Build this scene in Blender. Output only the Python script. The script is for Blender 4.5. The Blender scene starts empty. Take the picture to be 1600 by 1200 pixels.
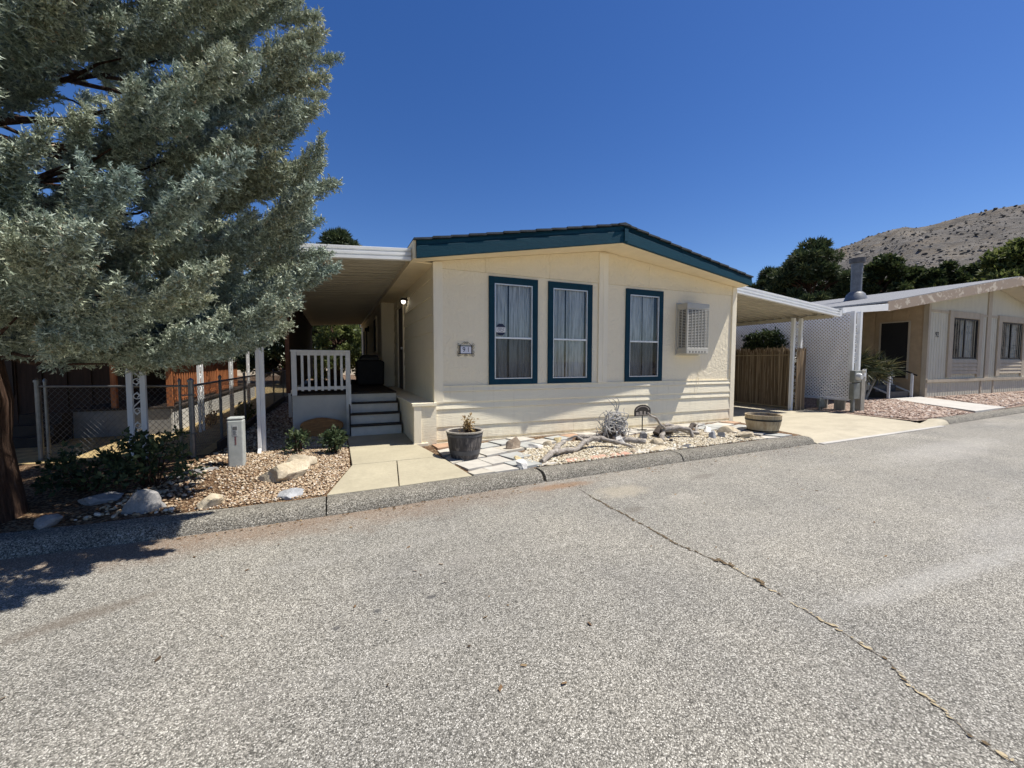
import bpy, bmesh, math, random
import numpy as np
from mathutils import Vector, Matrix, noise
R = math.radians
rng = np.random.default_rng(7)
rnd = random.Random(11)
SC = bpy.context.scene
COL = SC.collection

# ------------------------------------------------------------------ helpers
def tag(o, label=None, cat=None, group=None, kind=None):
    if label: o['label'] = label
    if cat: o['category'] = cat
    if group: o['group'] = group
    if kind: o['kind'] = kind
    return o

def empty(name, loc, label, cat, group=None, rz=0):
    o = bpy.data.objects.new(name, None)
    o.empty_display_size = .1
    o.location = loc
    o.rotation_euler.z = rz
    COL.objects.link(o)
    return tag(o, label, cat, group)

def wloc(o):
    v = Vector((0, 0, 0))
    while o is not None:
        v += o.location
        o = o.parent
    return v

def copy_tree(o, parent=None):
    c = o.copy()
    COL.objects.link(c)
    if parent is not None: c.parent = parent
    for ch in list(o.children): copy_tree(ch, c)
    return c

class MB:
    """collects shapes; build() links them as ONE mesh object"""
    def __init__(s): s.v = []; s.f = []
    def add(s, vs, fs):
        b = len(s.v); s.v += [tuple(v) for v in vs]; s.f += [tuple(i + b for i in f) for f in fs]; return s
    def quad(s, a, b, c, d): return s.add([a, b, c, d], [(0, 1, 2, 3)])
    def poly(s, ps): return s.add(ps, [tuple(range(len(ps)))])
    def box(s, x0, x1, y0, y1, z0, z1):
        return s.add([(x0, y0, z0), (x1, y0, z0), (x1, y1, z0), (x0, y1, z0), (x0, y0, z1), (x1, y0, z1), (x1, y1, z1), (x0, y1, z1)],
                     [(0, 3, 2, 1), (4, 5, 6, 7), (0, 1, 5, 4), (1, 2, 6, 5), (2, 3, 7, 6), (3, 0, 4, 7)])
    def prism(s, ps, d):
        n = len(ps); d = Vector(d); q = [Vector(p) for p in ps]
        nrm = Vector((0, 0, 0))
        for i in range(n): nrm += q[i].cross(q[(i + 1) % n])
        if nrm.dot(d) > 0: q = q[::-1]
        return s.add(q + [p + d for p in q], [tuple(range(n)), tuple(range(2 * n - 1, n - 1, -1))] + [(i, i + n, (i + 1) % n + n, (i + 1) % n) for i in range(n)])
    def bar(s, a, b, w, h=None):
        a = Vector(a); b = Vector(b); h = h or w
        d = (b - a).normalized()
        up = Vector((0, 0, 1)) if abs(d.z) < .95 else Vector((0, 1, 0))
        x = d.cross(up).normalized() * w / 2; y = x.normalized().cross(d) * h / 2
        return s.prism([a - x - y, a + x - y, a + x + y, a - x + y], b - a)
    def tube(s, pts, r, n=6, cap=True):
        pts = [Vector(p) for p in pts]; m = len(pts)
        rs = r if isinstance(r, (list, tuple)) else [r] * m
        vs = []; px = None
        for i, p in enumerate(pts):
            d = (pts[min(i + 1, m - 1)] - pts[max(i - 1, 0)])
            d = d.normalized() if d.length > 1e-9 else Vector((0, 0, 1))
            if px is None:
                px = d.cross(Vector((.31, .17, .93)) if abs(d.z) < .9 else Vector((1, .1, 0))).normalized()
            else:
                px = px - d * px.dot(d)
                px = px.normalized() if px.length > 1e-6 else d.orthogonal().normalized()
            py = d.cross(px)
            for k in range(n):
                a = 2 * math.pi * k / n
                vs.append(p + (px * math.cos(a) + py * math.sin(a)) * rs[i])
        fs = [(i * n + k, i * n + (k + 1) % n, (i + 1) * n + (k + 1) % n, (i + 1) * n + k) for i in range(m - 1) for k in range(n)]
        if cap: fs += [tuple(range(n - 1, -1, -1)), tuple((m - 1) * n + k for k in range(n))]
        return s.add(vs, fs)
    def lathe(s, prof, c=(0, 0, 0), n=32, cap=True):
        vs = []; fs = []; m = len(prof)
        for r, z in prof:
            for k in range(n):
                a = 2 * math.pi * k / n
                vs.append((c[0] + r * math.cos(a), c[1] + r * math.sin(a), c[2] + z))
        fs = [(i * n + k, i * n + (k + 1) % n, (i + 1) * n + (k + 1) % n, (i + 1) * n + k) for i in range(m - 1) for k in range(n)]
        if cap and prof[0][0] > 1e-4: fs.append(tuple(range(n - 1, -1, -1)))
        if cap and prof[-1][0] > 1e-4: fs.append(tuple((m - 1) * n + k for k in range(n)))
        return s.add(vs, fs)
    def build(s, name, m, parent=None, label=None, cat=None, group=None, kind=None, smooth=False, bevel=0, loc=None):
        off = wloc(parent) if parent is not None else Vector(loc or (0, 0, 0))
        me = bpy.data.meshes.new(name)
        me.from_pydata([(v[0] - off.x, v[1] - off.y, v[2] - off.z) for v in s.v], [], s.f)
        if m: me.materials.append(m)
        o = bpy.data.objects.new(name, me)
        COL.objects.link(o)
        if parent is not None: o.parent = parent
        else: o.location = off
        if smooth:
            for p in me.polygons: p.use_smooth = True
            try: me.set_sharp_from_angle(angle=R(40))
            except Exception: pass
        if bevel:
            b = o.modifiers.new('b', 'BEVEL'); b.width = bevel; b.segments = 2; b.limit_method = 'ANGLE'; b.angle_limit = R(40)
        me.update()
        return tag(o, label, cat, group, kind)

def np_mesh(name, V, F, m, parent=None, loc=None, **kw):
    """V (n,3), F (m,k): fast mesh from numpy"""
    off = wloc(parent) if parent is not None else Vector(loc or (0, 0, 0))
    V = np.asarray(V, np.float32) - np.array(off, np.float32)
    F = np.asarray(F, np.int32); k = F.shape[1]
    me = bpy.data.meshes.new(name)
    me.vertices.add(len(V)); me.vertices.foreach_set('co', V.ravel())
    me.loops.add(F.size); me.loops.foreach_set('vertex_index', F.ravel())
    me.polygons.add(len(F))
    me.polygons.foreach_set('loop_start', np.arange(0, F.size, k, dtype=np.int32))
    me.polygons.foreach_set('loop_total', np.full(len(F), k, np.int32))
    me.update(calc_edges=True); me.validate()
    if m: me.materials.append(m)
    o = bpy.data.objects.new(name, me); COL.objects.link(o)
    if parent is not None: o.parent = parent
    else: o.location = off
    return tag(o, **kw)

# ------------------------------------------------------------------ materials
class NT:
    def __init__(s, name):
        s.m = bpy.data.materials.new(name); s.m.use_nodes = True
        s.t = s.m.node_tree; s.n = s.t.nodes; s.b = s.n['Principled BSDF']
        s.co = s.n.new('ShaderNodeTexCoord')
    def new(s, t, **kw):
        o = s.n.new('ShaderNode' + t)
        for k, v in kw.items(): setattr(o, k, v)
        return o
    def link(s, a, b): s.t.links.new(a, b)
    def vec(s, scale=(1, 1, 1), src='Object', rot=(0, 0, 0)):
        mp = s.new('Mapping'); mp.inputs['Scale'].default_value = scale; mp.inputs['Rotation'].default_value = rot
        s.link(s.co.outputs[src], mp.inputs['Vector']); return mp.outputs['Vector']
    def noise(s, scale, vec=None, detail=4, rough=.6, dist=0):
        o = s.new('TexNoise'); o.inputs['Scale'].default_value = scale; o.inputs['Detail'].default_value = detail
        o.inputs['Roughness'].default_value = rough; o.inputs['Distortion'].default_value = dist
        s.link(vec if vec is not None else s.co.outputs['Object'], o.inputs['Vector']); return o.outputs['Fac']
    def vor(s, scale, vec=None, feature='F1', out='Color', rand=1):
        o = s.new('TexVoronoi', feature=feature); o.inputs['Scale'].default_value = scale; o.inputs['Randomness'].default_value = rand
        s.link(vec if vec is not None else s.co.outputs['Object'], o.inputs['Vector']); return o.outputs[out]
    def ramp(s, fac, stops, interp='LINEAR'):
        o = s.new('ValToRGB'); e = o.color_ramp.elements; o.color_ramp.interpolation = interp
        while len(e) < len(stops): e.new(.5)
        for i, (p, c) in enumerate(stops):
            e[i].position = p; e[i].color = (*c, 1) if len(c) == 3 else c
        s.link(fac, o.inputs['Fac']); return o.outputs['Color']
    def mix(s, fac, a, b, mode='MIX'):
        o = s.new('Mix', data_type='RGBA', blend_type=mode)
        for sock, v in ((o.inputs['Factor'], fac), (o.inputs['A'], a), (o.inputs['B'], b)): pass
        A = [i for i in o.inputs if i.name == 'A' and i.type == 'RGBA'][0]; B = [i for i in o.inputs if i.name == 'B' and i.type == 'RGBA'][0]
        Fc = [i for i in o.inputs if i.name == 'Factor' and i.type == 'VALUE'][0]
        for sock, v in ((Fc, fac), (A, a), (B, b)):
            if isinstance(v, (int, float)): sock.default_value = v
            elif isinstance(v, tuple): sock.default_value = (*v, 1)
            else: s.link(v, sock)
        return [i for i in o.outputs if i.type == 'RGBA'][0]
    def math(s, op, a, b=None, clamp=False):
        o = s.new('Math', operation=op); o.use_clamp = clamp
        for i, v in enumerate((a, b)):
            if v is None: continue
            if isinstance(v, (int, float)): o.inputs[i].default_value = v
            else: s.link(v, o.inputs[i])
        return o.outputs[0]
    def bump(s, h, dist=.01, strength=1, prev=None):
        o = s.new('Bump'); o.inputs['Distance'].default_value = dist; o.inputs['Strength'].default_value = strength
        s.link(h, o.inputs['Height'])
        if prev is not None: s.link(prev, o.inputs['Normal'])
        return o.outputs['Normal']
    def done(s, col=None, rough=.6, normal=None, metal=0, spec=.4):
        b = s.b
        if col is not None:
            if isinstance(col, tuple): b.inputs['Base Color'].default_value = (*col, 1)
            else: s.link(col, b.inputs['Base Color'])
        if isinstance(rough, (int, float)): b.inputs['Roughness'].default_value = rough
        else: s.link(rough, b.inputs['Roughness'])
        if normal is not None: s.link(normal, b.inputs['Normal'])
        b.inputs['Metallic'].default_value = metal; b.inputs['Specular IOR Level'].default_value = spec
        return s.m

def mat(name, c, rough=.6, var=.12, scale=3, bump=0, bscale=60, metal=0, spec=.4, c2=None, stretch=(1, 1, 1), lo=.35, hi=.65):
    t = NT(name)
    a = tuple(max(0, x * (1 - var)) for x in c); b = c2 or tuple(min(1, x * (1 + var)) for x in c)
    v = t.vec(stretch)
    col = t.ramp(t.noise(scale, v, 6, .65), [(lo, a), (hi, b)])
    nr = t.bump(t.noise(bscale, v, 5, .6), bump) if bump else None
    return t.done(col, rough, nr, metal, spec)

M = {}
# painted wood / stucco panel
def paint_panel(name, c, bump=.006, streak=.05):
    t = NT(name)
    n1 = t.noise(1.2, t.vec((1, 1, .4)), 5, .7); n2 = t.noise(14, t.vec((1, 1, .18)), 4, .6)
    col = t.mix(t.math('MULTIPLY', t.ramp(n1, [(.4, (0, 0, 0)), (.75, (1, 1, 1))]), .35), c, tuple(x * (1 - streak * 2) for x in c))
    col = t.mix(t.math('MULTIPLY', t.ramp(n2, [(.55, (0, 0, 0)), (.8, (1, 1, 1))]), .25), col, tuple(x * .82 for x in c))
    h = t.noise(7, t.vec((1, 1, 1)), 6, .55, 2.2)
    h2 = t.noise(60, None, 3, .5)
    nr = t.bump(h, bump * 2.2); nr = t.bump(h2, bump * .35, 1, nr)
    return t.done(col, .62, nr, 0, .3)
CREAM = (.83, .735, .545)
M['stucco'] = paint_panel('stucco', CREAM, .008)
M['stucco2'] = paint_panel('stucco_frieze', (.83, .72, .51), .012)
def lap(name, c):
    t = NT(name)
    v = t.vec((.6, .6, 9))
    g = t.noise(6, v, 6, .6, 1.5)
    d = t.noise(1.5, t.vec((1, 1, 2)), 5, .7)
    col = t.mix(t.math('MULTIPLY', t.ramp(d, [(.45, (0, 0, 0)), (.75, (1, 1, 1))]), .3), c, tuple(x * .85 for x in c))
    sx = t.new('SeparateXYZ'); t.link(t.co.outputs['Object'], sx.inputs[0])
    mr = t.new('MapRange'); mr.inputs['From Min'].default_value = .42; mr.inputs['From Max'].default_value = -.05; mr.inputs['To Max'].default_value = .55; t.link(sx.outputs[2], mr.inputs['Value'])
    sp = t.noise(9, t.vec((1, 1, .5)), 6, .75)
    col = t.mix(t.math('MULTIPLY', mr.outputs[0], t.ramp(sp, [(.38, (0, 0, 0)), (.62, (1, 1, 1))])), col, (.46, .38, .26))
    st = t.noise(5, t.vec((2.5, 2.5, .12)), 5, .7)
    col = t.mix(t.math('MULTIPLY', t.ramp(st, [(.55, (0, 0, 0)), (.72, (1, 1, 1))]), .3), col, (.58, .51, .38))
    return t.done(col, .6, t.bump(g, .008), 0, .3)
M['lap'] = lap('lap_siding', (.83, .755, .575))
M['trim_cream'] = mat('trim_cream', (.83, .75, .575), .55, .06, 4, .002, 40, stretch=(1, 1, .2))
M['soffit'] = mat('soffit_cream', (.82, .70, .48), .6, .05, 3)
def fascia_mat():
    t = NT('fascia_blue')
    n = t.noise(5, t.vec((1, 1, 8)), 6, .7); w = t.noise(22, t.vec((.5, .5, 6)), 5, .7)
    col = t.ramp(n, [(.3, (.001, .034, .056)), (.7, (.003, .050, .078))])
    col = t.mix(t.math('MULTIPLY', t.ramp(w, [(.64, (0, 0, 0)), (.74, (1, 1, 1))]), .35), col, (.03, .10, .14))
    return t.done(col, .6, t.bump(w, .004), 0, .2)
M['blue'] = fascia_mat()
M['blue_trim'] = mat('window_blue', (.001, .032, .055), .6, .15, 5, .001, 60, spec=.2)
M['roof'] = mat('roof_shingle', (.045, .055, .065), .9, .3, 6, .006, 80)
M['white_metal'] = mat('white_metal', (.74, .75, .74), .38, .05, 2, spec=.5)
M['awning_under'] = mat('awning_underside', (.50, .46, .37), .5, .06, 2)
M['white_paint'] = mat('white_paint', (.68, .68, .66), .55, .08, 5, .001, 60)
M['alu'] = mat('aluminium', (.62, .62, .62), .35, .06, 10, metal=.6)
M['galv'] = mat('galvanized', (.21, .21, .205), .42, .15, 12, metal=.7)
M['galv_dark'] = mat('weathered_wire', (.16, .16, .155), .55, .2, 12, metal=.4)
M['black_iron'] = mat('black_iron', (.012, .012, .012), .5, .2, 20)
M['dark_gap'] = mat('dark_interior', (.01, .01, .01), .9, .1, 3)
M['room'] = mat('room_dark', (.035, .033, .03), .9, .1, 3)
M['deckwood'] = mat('deck_boards', (.035, .026, .02), .8, .3, 4, .003, 60)
M['greyskirt'] = mat('skirt_grey_white', (.47, .46, .425), .6, .07, 3, .001, 60)
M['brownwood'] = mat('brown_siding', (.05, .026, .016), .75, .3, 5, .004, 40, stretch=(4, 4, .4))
M['redwood'] = mat('redwood_stain', (.34, .11, .04), .6, .3, 6, .004, 40, c2=(.42, .16, .06), stretch=(6, 6, .6))
M['slab_wood'] = mat('slab_wood', (.30, .14, .045), .6, .35, 8, .006, 30, stretch=(1, 1, 5))
M['soil'] = mat('soil', (.06, .042, .03), .95, .4, 20, .01, 60)
M['pvc'] = mat('pedestal_grey', (.38, .40, .38), .55, .12, 6, .001, 40)
M['label_white'] = mat('label_white', (.62, .62, .62), .6, .05, 10)
M['ink'] = mat('ink_black', (.02, .02, .022), .6, .1, 10)
M['ink_blue'] = mat('ink_navy', (.012, .018, .05), .5, .1, 10)
M['ink_red'] = mat('ink_red', (.17, .05, .045), .6, .1, 10)
M['porcelain'] = mat('tile_white', (.66, .66, .72), .3, .05, 10, spec=.5)

def glass():
    m = bpy.data.materials.new('window_glass'); m.use_nodes = True
    t = m.node_tree; n = t.nodes; n.clear()
    o = n.new('ShaderNodeOutputMaterial'); tr = n.new('ShaderNodeBsdfTransparent'); gl = n.new('ShaderNodeBsdfGlossy')
    gl.inputs['Roughness'].default_value = .01; tr.inputs['Color'].default_value = (.86, .9, .92, 1)
    fr = n.new('ShaderNodeFresnel'); fr.inputs['IOR'].default_value = 1.65
    mx = n.new('ShaderNodeMixShader')
    t.links.new(fr.outputs[0], mx.inputs[0]); t.links.new(tr.outputs[0], mx.inputs[1]); t.links.new(gl.outputs[0], mx.inputs[2]); t.links.new(mx.outputs[0], o.inputs[0])
    return m
M['glass'] = glass()
def screen_mat():
    m = bpy.data.materials.new('insect_screen'); m.use_nodes = True
    t = m.node_tree; n = t.nodes; n.clear()
    o = n.new('ShaderNodeOutputMaterial'); tr = n.new('ShaderNodeBsdfTransparent'); d = n.new('ShaderNodeBsdfDiffuse')
    d.inputs['Color'].default_value = (.04, .04, .045, 1)
    mx = n.new('ShaderNodeMixShader'); mx.inputs[0].default_value = .42
    t.links.new(tr.outputs[0], mx.inputs[1]); t.links.new(d.outputs[0], mx.inputs[2]); t.links.new(mx.outputs[0], o.inputs[0])
    return m
M['screen'] = screen_mat()
def curtain_mat():
    t = NT('curtain_sheer')
    n = t.noise(9, t.vec((6, 6, .25)), 4, .6)
    t.done(t.ramp(n, [(.32, (.40, .40, .41)), (.58, (.93, .92, .90))]), .85)  # fold shade painted into the cloth colour as dark vertical streaks
    return t.m
M['curtain'] = curtain_mat()

def road_mat():
    t = NT('road_asphalt')
    ob = t.co.outputs['Object']
    cellc = t.new('TexVoronoi'); cellc.inputs['Scale'].default_value = 160; t.link(ob, cellc.inputs['Vector'])
    sep = t.new('SeparateColor'); t.link(cellc.outputs['Color'], sep.inputs[0])
    base = t.ramp(sep.outputs[0], [(0, (.085, .081, .070)), (.28, (.205, .196, .170)), (.6, (.325, .312, .272)), (.85, (.47, .452, .40)), (1, (.70, .68, .615))])
    gap = t.ramp(cellc.outputs['Distance'], [(.35, (1, 1, 1)), (.75, (.42, .42, .42))])
    base = t.mix(.75, base, gap, 'MULTIPLY')
    n1 = t.noise(.55, None, 5, .6); base = t.mix(.8, base, t.ramp(n1, [(.3, (.76, .76, .77)), (.7, (1.16, 1.13, 1.08))]), 'MULTIPLY')
    n3 = t.noise(9, None, 4, .7); base = t.mix(.7, base, t.ramp(n3, [(.25, (.85, .85, .85)), (.75, (1.15, 1.15, 1.15))]), 'MULTIPLY')
    # brown silt washed along the kerb: strongest within 0.7 m of it, on the left half
    sx = t.new('SeparateXYZ'); t.link(ob, sx.inputs[0])
    X, Y = sx.outputs[0], sx.outputs[1]
    edge = t.math('MULTIPLY_ADD', X, .048); edge.node.inputs[2].default_value = -2.2
    d = t.math('SUBTRACT', edge, Y)
    nn = t.noise(2.2, None, 6, .7); d2 = t.math('ADD', d, t.math('MULTIPLY', t.math('SUBTRACT', nn, .5), .9))
    mk = t.new('MapRange'); mk.inputs['From Min'].default_value = .62; mk.inputs['From Max'].default_value = .12; t.link(d2, mk.inputs['Value'])
    mx = t.new('MapRange'); mx.inputs['From Min'].default_value = 2.0; mx.inputs['From Max'].default_value = -1.2; mx.inputs['To Min'].default_value = .12; t.link(X, mx.inputs['Value'])
    silt = t.math('MULTIPLY', t.math('MULTIPLY', mk.outputs[0], mx.outputs[0]), t.math('ADD', .22, t.math('MULTIPLY', sep.outputs[1], .55)))
    base = t.mix(silt, base, (.21, .125, .07))
    # pale dusty wheel track on the far right, oily stain patches
    w = t.noise(1.1, t.vec((.35, 1.6, 1)), 5, .65)
    tr = t.math('MULTIPLY', t.ramp(w, [(.56, (0, 0, 0)), (.72, (1, 1, 1))]), .22)
    base = t.mix(tr, base, (.45, .43, .39))
    st = t.noise(.9, t.vec((1, .8, 1), rot=(0, 0, .6)), 3, .5)
    base = t.mix(t.math('MULTIPLY', t.ramp(st, [(.62, (0, 0, 0)), (.76, (1, 1, 1))]), .3), base, (.15, .14, .125))
    def spot(x, y, rx, ry, rot, col, k):
        nonlocal base
        mp = t.new('Mapping'); mp.vector_type = 'TEXTURE'; mp.inputs['Location'].default_value = (x, y, 0); mp.inputs['Rotation'].default_value = (0, 0, rot); mp.inputs['Scale'].default_value = (rx, ry, 1)
        t.link(ob, mp.inputs['Vector'])
        ln = t.new('VectorMath', operation='LENGTH'); t.link(mp.outputs[0], ln.inputs[0])
        nn_ = t.noise(5, None, 6, .75)
        v = t.math('ADD', ln.outputs['Value'], t.math('MULTIPLY', t.math('SUBTRACT', nn_, .5), 1.6))
        mr = t.new('MapRange'); mr.inputs['From Min'].default_value = 1.0; mr.inputs['From Max'].default_value = .35; mr.inputs['To Max'].default_value = k; t.link(v, mr.inputs['Value'])
        base = t.mix(mr.outputs[0], base, col)
    spot(1.42, -3.42, .2, .1, .2, (.12, .105, .085), .5); spot(1.7, -2.85, .5, .28, .1, (.40, .35, .26), .45); spot(2.2, -3.3, .3, .15, .2, (.37, .345, .30), .35)
    spot(2.75, -5.46, 1.9, .13, -.06, (.45, .44, .41), .28); spot(4.5, -5.3, 1.6, .3, .03, (.42, .41, .385), .2); spot(-3.08, -3.54, .45, .10, .45, (.13, .105, .08), .55)
    spot(3.2, -2.75, .35, .12, .1, (.13, .115, .095), .5); spot(-1.0, -4.2, .05, .03, 0, (.06, .06, .06), .8); spot(-1.36, -4.22, .035, .03, 0, (.06, .06, .06), .8); spot(-1.6, -4.3, .03, .03, 0, (.06, .06, .06), .8)
    spot(1.1, -2.35, .6, .14, 0, (.24, .14, .075), .7); spot(9, -3.2, 3, .5, .05, (.42, .40, .365), .35)
    h = t.math('SUBTRACT', 1, cellc.outputs['Distance'])
    return t.done(base, .85, t.bump(h, .006, .8), 0, .3)
M['road'] = road_mat()
def kerb_mat():
    t = NT('kerb_aggregate')
    c = t.new('TexVoronoi'); c.inputs['Scale'].default_value = 125; t.link(t.co.outputs['Object'], c.inputs['Vector'])
    sep = t.new('SeparateColor'); t.link(c.outputs['Color'], sep.inputs[0])
    b = t.ramp(sep.outputs[0], [(0, (.06, .056, .046)), (.4, (.165, .154, .13)), (.8, (.31, .292, .25)), (1, (.52, .495, .435))])
    n = t.noise(3, None, 5, .7)
    b = t.mix(.9, b, t.ramp(n, [(.3, (.75, .75, .74)), (.7, (1.1, 1.08, 1.05))]), 'MULTIPLY')
    return t.done(b, .9, t.bump(t.math('SUBTRACT', 1, c.outputs['Distance']), .008), 0, .2)
M['kerb'] = kerb_mat()
def concrete(name, c, crack=False):
    t = NT(name)
    n = t.noise(2.2, None, 7, .7); n2 = t.noise(26, None, 5, .7); n3 = t.noise(.8, t.vec((1, 2.5, 1)), 5, .7)
    col = t.ramp(n, [(.3, tuple(x * .86 for x in c)), (.7, tuple(x * 1.06 for x in c))])
    col = t.mix(.7, col, t.ramp(n2, [(.3, (.88, .88, .88)), (.7, (1.08, 1.08, 1.08))]), 'MULTIPLY')
    col = t.mix(t.math('MULTIPLY', t.ramp(n3, [(.48, (0, 0, 0)), (.7, (1, 1, 1))]), .6), col, tuple(x * .72 for x in c))
    return t.done(col, .85, t.bump(n2, .003), 0, .25)
M['concrete'] = concrete('concrete_walk', (.395, .355, .255))
M['drive'] = concrete('concrete_drive', (.43, .385, .29))
M['pale_conc'] = concrete('concrete_pale', (.47, .45, .41))
def island_mat(name, stops, rough=.85, bump=0, bscale=40, interp='LINEAR', spec=.25, var=.25, vscale=30):
    t = NT(name)
    g = t.new('NewGeometry')
    col = t.ramp(g.outputs['Random Per Island'], stops, interp)
    n = t.noise(vscale, None, 4, .6)
    col = t.mix(.9, col, t.ramp(n, [(.25, (1 - var,) * 3), (.75, (1 + var,) * 3)]), 'MULTIPLY')
    return t.done(col, rough, t.bump(t.noise(bscale, None, 5, .6), bump) if bump else None, 0, spec)
M['tiles'] = island_mat('flagstone_tiles', [(0, (.42, .40, .355)), (.25, (.35, .355, .335)), (.45, (.43, .40, .335)), (.62, (.38, .372, .345)), (.76, (.45, .425, .375)), (.93, (.38, .25, .165)), (1, (.40, .32, .25))], .8, .002, 30, 'CONSTANT', var=.18, vscale=6)
M['redtile'] = mat('red_tile', (.46, .26, .19), .8, .15, 8, .002, 40)
M['pebble'] = island_mat('pebble_cream', [(0, (.15, .115, .07)), (.2, (.34, .28, .19)), (.5, (.46, .40, .29)), (.8, (.55, .50, .395)), (1, (.64, .61, .53))], .8, var=.2)
M['pebble_warm'] = island_mat('pebble_warm', [(0, (.13, .08, .05)), (.25, (.29, .19, .115)), (.55, (.41, .31, .20)), (.85, (.52, .43, .31)), (1, (.64, .58, .5))], .8, var=.2)
M['gravel_pink'] = island_mat('gravel_pinkish', [(0, (.17, .11, .085)), (.3, (.31, .22, .17)), (.6, (.40, .30, .235)), (.85, (.47, .38, .31)), (1, (.58, .52, .46))], .85, var=.2)
M['litter'] = island_mat('dry_litter', [(0, (.05, .035, .022)), (.5, (.15, .09, .045)), (1, (.28, .2, .11))], .9)
def bed_mat(name, cols, scale):
    t = NT(name)
    c = t.new('TexVoronoi'); c.inputs['Scale'].default_value = scale; t.link(t.co.outputs['Object'], c.inputs['Vector'])
    sep = t.new('SeparateColor'); t.link(c.outputs['Color'], sep.inputs[0])
    b = t.ramp(sep.outputs[0], [(i / (len(cols) - 1), k) for i, k in enumerate(cols)])
    b = t.mix(.8, b, t.ramp(c.outputs['Distance'], [(.3, (1, 1, 1)), (.8, (.35, .33, .3))]), 'MULTIPLY')
    b = t.mix(.8, b, t.ramp(t.noise(1.4, None, 5, .7), [(.3, (.75, .72, .7)), (.7, (1.1, 1.1, 1.1))]), 'MULTIPLY')
    return t.done(b, .92, t.bump(t.math('SUBTRACT', 1, c.outputs['Distance']), .02), 0, .2)
M['yard'] = bed_mat('yard_litter', [(.07, .04, .022), (.15, .085, .045), (.26, .17, .10), (.36, .27, .17)], 45)
M['yard92'] = bed_mat('yard_gravel', [(.15, .10, .08), (.28, .20, .155), (.38, .29, .23), (.5, .43, .37)], 26)
M['drygrass'] = mat('dry_grass_ground', (.36, .27, .13), .95, .35, 5, .02, 30)
M['earth'] = mat('far_earth', (.26, .21, .14), .95, .25, .05)
def bark():
    t = NT('bark_shaggy')
    n = t.noise(5, t.vec((5, 5, .7)), 7, .7, .6)
    return t.done(t.ramp(n, [(.3, (.025, .016, .011)), (.55, (.085, .05, .034)), (.75, (.17, .115, .085))]), .95, t.bump(n, .06), 0, .15)
M['bark'] = bark()
def leaf_mat(name, stops, trans=.35, rough=.55, tint=None):
    m = bpy.data.materials.new(name); m.use_nodes = True
    t = m.node_tree; n = t.nodes; b = n['Principled BSDF']; o = n['Material Output']
    g = n.new('ShaderNodeNewGeometry'); r = n.new('ShaderNodeValToRGB'); e = r.color_ramp.elements
    while len(e) < len(stops): e.new(.5)
    for i, (p, c) in enumerate(stops): e[i].position = p; e[i].color = (*c, 1)
    t.links.new(g.outputs['Random Per Island'], r.inputs[0])
    tc = n.new('ShaderNodeTexCoord'); ns = n.new('ShaderNodeTexNoise'); ns.inputs['Scale'].default_value = 1.3; ns.inputs['Detail'].default_value = 3
    t.links.new(tc.outputs['Object'], ns.inputs['Vector'])
    r2 = n.new('ShaderNodeValToRGB'); r2.color_ramp.elements[0].position = .35; r2.color_ramp.elements[1].position = .65
    r2.color_ramp.elements[0].color = (*(tint[0] if tint else (.85, .9, .95)), 1); r2.color_ramp.elements[1].color = (*(tint[1] if tint else (1.12, 1.06, .95)), 1)
    t.links.new(ns.outputs['Fac'], r2.inputs[0])
    mx = n.new('ShaderNodeMix'); mx.data_type = 'RGBA'; mx.blend_type = 'MULTIPLY'; mx.inputs[0].default_value = 1
    A = [i for i in mx.inputs if i.name == 'A' and i.type == 'RGBA'][0]; B = [i for i in mx.inputs if i.name == 'B' and i.type == 'RGBA'][0]
    t.links.new(r.outputs[0], A); t.links.new(r2.outputs[0], B)
    out = [i for i in mx.outputs if i.type == 'RGBA'][0]
    t.links.new(out, b.inputs['Base Color']); b.inputs['Roughness'].default_value = rough; b.inputs['Specular IOR Level'].default_value = .25
    tr = n.new('ShaderNodeBsdfTranslucent'); t.links.new(out, tr.inputs['Color'])
    ms = n.new('ShaderNodeMixShader'); ms.inputs[0].default_value = trans
    t.links.new(b.outputs[0], ms.inputs[1]); t.links.new(tr.outputs[0], ms.inputs[2]); t.links.new(ms.outputs[0], o.inputs[0])
    return m
M['cypress'] = leaf_mat('cypress_foliage', [(0, (.15, .18, .145)), (.3, (.265, .31, .25)), (.7, (.40, .455, .375)), (.96, (.54, .59, .50)), (1, (.36, .25, .17))], .14, tint=((.84, .93, .98), (1.1, 1.05, .92)))
M['pine'] = leaf_mat('pine_foliage', [(0, (.02, .035, .016)), (.5, (.045, .07, .03)), (1, (.10, .12, .055))], .25)
M['green'] = leaf_mat('broadleaf_foliage', [(0, (.018, .032, .013)), (.5, (.042, .062, .022)), (1, (.10, .12, .045))], .35)
M['yellowgreen'] = leaf_mat('sunlit_foliage', [(0, (.05, .07, .02)), (.5, (.11, .14, .04)), (1, (.2, .22, .08))], .4)
M['shrub'] = leaf_mat('shrub_leaves', [(0, (.025, .045, .02)), (.5, (.05, .075, .035)), (1, (.10, .13, .06))], .25)
M['dryleaf'] = leaf_mat('dry_leaves', [(0, (.22, .13, .05)), (.5, (.38, .25, .10)), (1, (.5, .38, .2))], .3)
M['palm'] = leaf_mat('palm_leaves', [(0, (.04, .055, .03)), (.6, (.08, .09, .045)), (1, (.2, .17, .08))], .25)
def rock_mat(name, c, c2, sc=6, bump=.02):
    t = NT(name)
    n = t.noise(sc, None, 8, .7, .4); n2 = t.noise(sc * 7, None, 4, .6)
    col = t.ramp(n, [(.3, c), (.68, c2)])
    col = t.mix(.7, col, t.ramp(n2, [(.3, (.75, .75, .75)), (.7, (1.15, 1.15, 1.15))]), 'MULTIPLY')
    return t.done(col, .9, t.bump(n, bump), 0, .2)
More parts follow.
